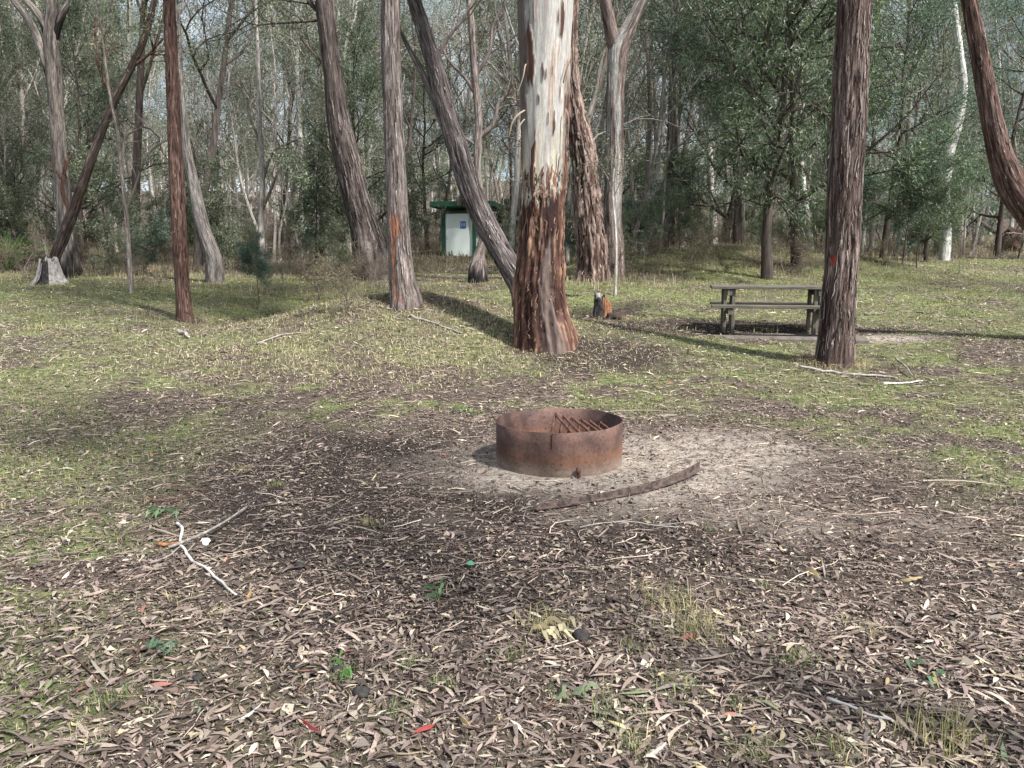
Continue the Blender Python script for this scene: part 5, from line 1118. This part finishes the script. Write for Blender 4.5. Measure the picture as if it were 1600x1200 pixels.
stick('dark straight stick on the lawn near the right edge', [(1432, 490), (1450, 491), (1462, 490)], .04, M['dark'], seed=18)
stick('pale stick on the slope left of the mound', [(400, 540), (440, 526), (470, 522)], .03, M['dead'], seed=19)
stick('low dark log piece between the big gum and the stump', [(880, 462), (895, 464), (905, 463)], .05, M['dark'], seed=20)
stick('grey stick near the left edge of the lawn', [(280, 520), (290, 526), (296, 530)], .06, M['dead'], seed=21)
stick('rusty-brown pine-like twig bundle on the left', [(215, 783), (240, 784), (275, 786), (290, 782)], .012, M['red'], twigs=8, seed=22)
def sprig(label, px, py, n, L_, cols, seed):
    L_ = L_ * .8; cols = [tuple(.8 * (c * .72 + .28 * sum(q) / 3) for c in q) for q in cols]
    g = gat(px, py); r = np.random.default_rng(seed); b = Buf(); a0 = r.uniform(0, 6.28)
    b.tube([(-.12 * math.cos(a0), -.12 * math.sin(a0), .006), (0, 0, .014), (.10 * math.cos(a0 + .2), .10 * math.sin(a0 + .2), .012)], [.003, .0022, .001], 5, False, C=(.2, .1, .06))
    for q in range(n):
        t = r.uniform(-1, 1); a = a0 + r.choice((-1, 1)) * r.uniform(.3, 1.2); p = np.array((.1 * t * math.cos(a0), .1 * t * math.sin(a0), .012)); ln = L_ * r.uniform(.7, 1.2)
        P = [p + np.array((math.cos(a + .5 * s) * ln * s, math.sin(a + .5 * s) * ln * s, .035 * math.sin(3 * s) * r.uniform(.5, 1.2))) for s in np.linspace(0, 1, 7)]
        ribbon(b, P, np.array([.1, .6, .95, 1, .8, .45, .05]) * L_ * .19, .0005, C=np.array(cols[r.integers(0, len(cols))]) * r.uniform(.8, 1.2))
    tag(link('leaf_sprig', b.mesh('leaf_sprig'), M['grass'], loc=tuple(g)), label, 'leaf sprig')
GR = [(.10, .22, .08), (.14, .27, .10), (.18, .30, .14)]
sprig('green gum leaf sprig beside the crossed sticks at left', 264, 806, 12, .13, GR, 1)
sprig('dark green leaf sprig in the middle foreground', 686, 935, 8, .09, [(.06, .15, .05), (.15, .28, .10)], 2)
sprig('pale green leaf sprig in the lower middle foreground', 884, 1098, 6, .10, [(.22, .30, .14), (.28, .34, .18)], 3)
sprig('teal green leaf sprig in the lower left foreground', 232, 1022, 6, .08, [(.08, .22, .14), (.12, .26, .14)], 4)
sprig('small green sprig in the right foreground', 1425, 1052, 6, .10, [(.10, .22, .10), (.30, .28, .08)], 5)
sprig('bright green sprig behind the fire ring on its left', 735, 645, 9, .11, [(.25, .36, .12), (.16, .28, .08)], 6)
sprig('straw yellow leaf sprig in the centre foreground', 870, 985, 12, .14, [(.52, .46, .24), (.44, .36, .18)], 7)
sprig('small green leaf sprig at the bottom left of centre', 540, 1058, 8, .06, [(.12, .32, .05), (.16, .38, .08)], 8)
def oneleaf(label, px, py, L_, w, yaw, col, seed, cat='leaf', name='fallen_leaf'):
    mm = sum(col) / 3; col = tuple(.82 * (c * .78 + mm * .22) for c in col) if cat == 'leaf' else col; L_ = L_ * .85
    g = gat(px, py); b = Buf(); r = np.random.default_rng(seed)
    P = [((s - .5) * L_, .12 * L_ * (4 * (s - .5) ** 2), .018 + .012 * math.sin(3 * s + seed)) for s in np.linspace(0, 1, 11)]
    ribbon(b, P, np.interp(np.linspace(0, 1, 11), [0, .2, .5, .8, 1], [.04, .8, 1, .6, .03]) * w, .0006, C=col)
    o = link(name, b.mesh(name), M['litter'], loc=tuple(g)); o.rotation_euler = (0, 0, yaw); tag(o, label, cat)
oneleaf('crimson curved leaf at the bottom centre', 667, 1148, .12, .016, .9, (.50, .05, .05), 1)
oneleaf('crimson leaf left of the other one at the bottom', 488, 1147, .13, .018, -.4, (.40, .04, .05), 2)
oneleaf('wide pinkish red leaf beside the dry tuft at right', 1078, 1000, .09, .05, .5, (.55, .14, .14), 3)
oneleaf('long white leaf in the lower left foreground', 388, 1122, .15, .012, .8, (.62, .60, .54), 4)
oneleaf('orange leaf below the end of the white curved stick', 391, 935, .07, .026, 1.4, (.58, .33, .11), 5)
oneleaf('crescent yellow leaf at the bottom centre', 724, 1140, .08, .022, -1.0, (.66, .47, .17), 6)
oneleaf('small turquoise-green leaf in the mid foreground', 736, 888, .06, .024, .7, (.10, .38, .22), 7)
oneleaf('ochre yellow leaf in the right foreground', 1270, 900, .08, .03, -.5, (.46, .34, .12), 8)
oneleaf('orange leaf at the lower right', 1180, 1142, .08, .024, 1.0, (.60, .36, .12), 9)
oneleaf('white broad leaf at the bottom right of centre', 1030, 1183, .09, .035, .6, (.64, .62, .56), 10)
oneleaf('straw coloured bark flake in the right foreground', 1425, 911, .12, .018, -.25, (.52, .42, .22), 11, 'bark', 'bark_flake')
oneleaf('small white paper scrap beside the crossed sticks', 323, 855, .05, .045, .3, (.80, .79, .76), 12, 'scrap', 'paper_scrap')
oneleaf('tan leaf in the lower right foreground', 1345, 1130, .09, .03, 1.4, (.55, .45, .25), 13)
for (px, py, s, l) in ((308, 1065, .022, 'round black charcoal lump at lower left'), (527, 1052, .022, 'black charcoal lump beside the small green sprig'), (565, 1092, .032, 'dark grey stone-like charcoal lump below the small green sprig'), (908, 1000, .035, 'dark charcoal lump beside the straw yellow sprig'), (468, 888, .026, 'dark grey charcoal lump on the bare soil at left')):
    g = gat(px, py); b = Buf(); lump(b, (0, 0, s * .5), (s, s * .8, s * .7), int(px), (.03, .03, .03), 20, 12, .35); tag(link('charcoal', b.mesh('charcoal', True), M['char'], loc=tuple(g)), l, 'charcoal')

# bark and leaf drifts heaped round the feet of the near trunks
B_ = Buf()
for (px, py, rad, n) in ((850, 540, .42, 900), (1308, 572, .28, 600), (634, 478, .42, 500), (288, 504, .20, 260), (940, 500, .2, 200), (876, 746, .0, 0)):
    if not n: continue
    p = gat(px, py); a = rng.uniform(0, 6.283, n); q = rad * (.75 + np.abs(rng.normal(0, .38, n))); x = p.x + q * np.cos(a); y = p.y + .15 + rad * .5 + q * np.sin(a)
    z = H(x, y) + .004 + .05 * np.exp(-((q - rad) / .12) ** 2) * rng.random(n)
    L_ = rng.lognormal(math.log(.075), .5, n); V, F4, F3, C = leaves_geo(x, y, z, np.minimum(L_, .25), rng.uniform(.006, .02, n), palcol(n, 0) * rng.uniform(.4, 1, (n, 1)) * np.array([1, .9, .82]), .35, .1, .08); B_.add(V, F4, F3, C)
tag(link('bark_litter', B_.mesh('bark_litter'), M['litter']), kind='stuff', label='shed bark and leaves heaped round the feet of the near trunks')
B_ = Buf(); n = 260; a = rng.uniform(0, 6.283, n); q = np.where(rng.random(n) < .35, rng.uniform(0, .44, n), .54 + np.abs(rng.normal(0, .45, n)))
for i in range(n):
    x = RC.x + q[i] * math.cos(a[i]) - (.25 if q[i] > .5 else 0); y = RC.y + q[i] * math.sin(a[i]) - (.1 if q[i] > .5 else 0)
    if q[i] > .5 and math.hypot(x - RC.x, y - RC.y) < .53: continue
    r0 = min(rng.lognormal(math.log(.006), .6), .03); z = (RC.z + .085 if q[i] < .5 else Hs(x, y)) + r0 * .3
    lump(B_, (x, y, z), (r0, r0 * .8, r0 * .6), int(i), [(.03, .028, .027), (.05, .045, .04), (.22, .2, .18), (.03, .03, .03)][i % 4], 7, 5, .5)
tag(link('charcoal_crumbs', B_.mesh('charcoal_crumbs'), attr_mat('crumbled_charcoal', .9)), kind='stuff', label='crumbs of charcoal and small stones in and around the fire ring')
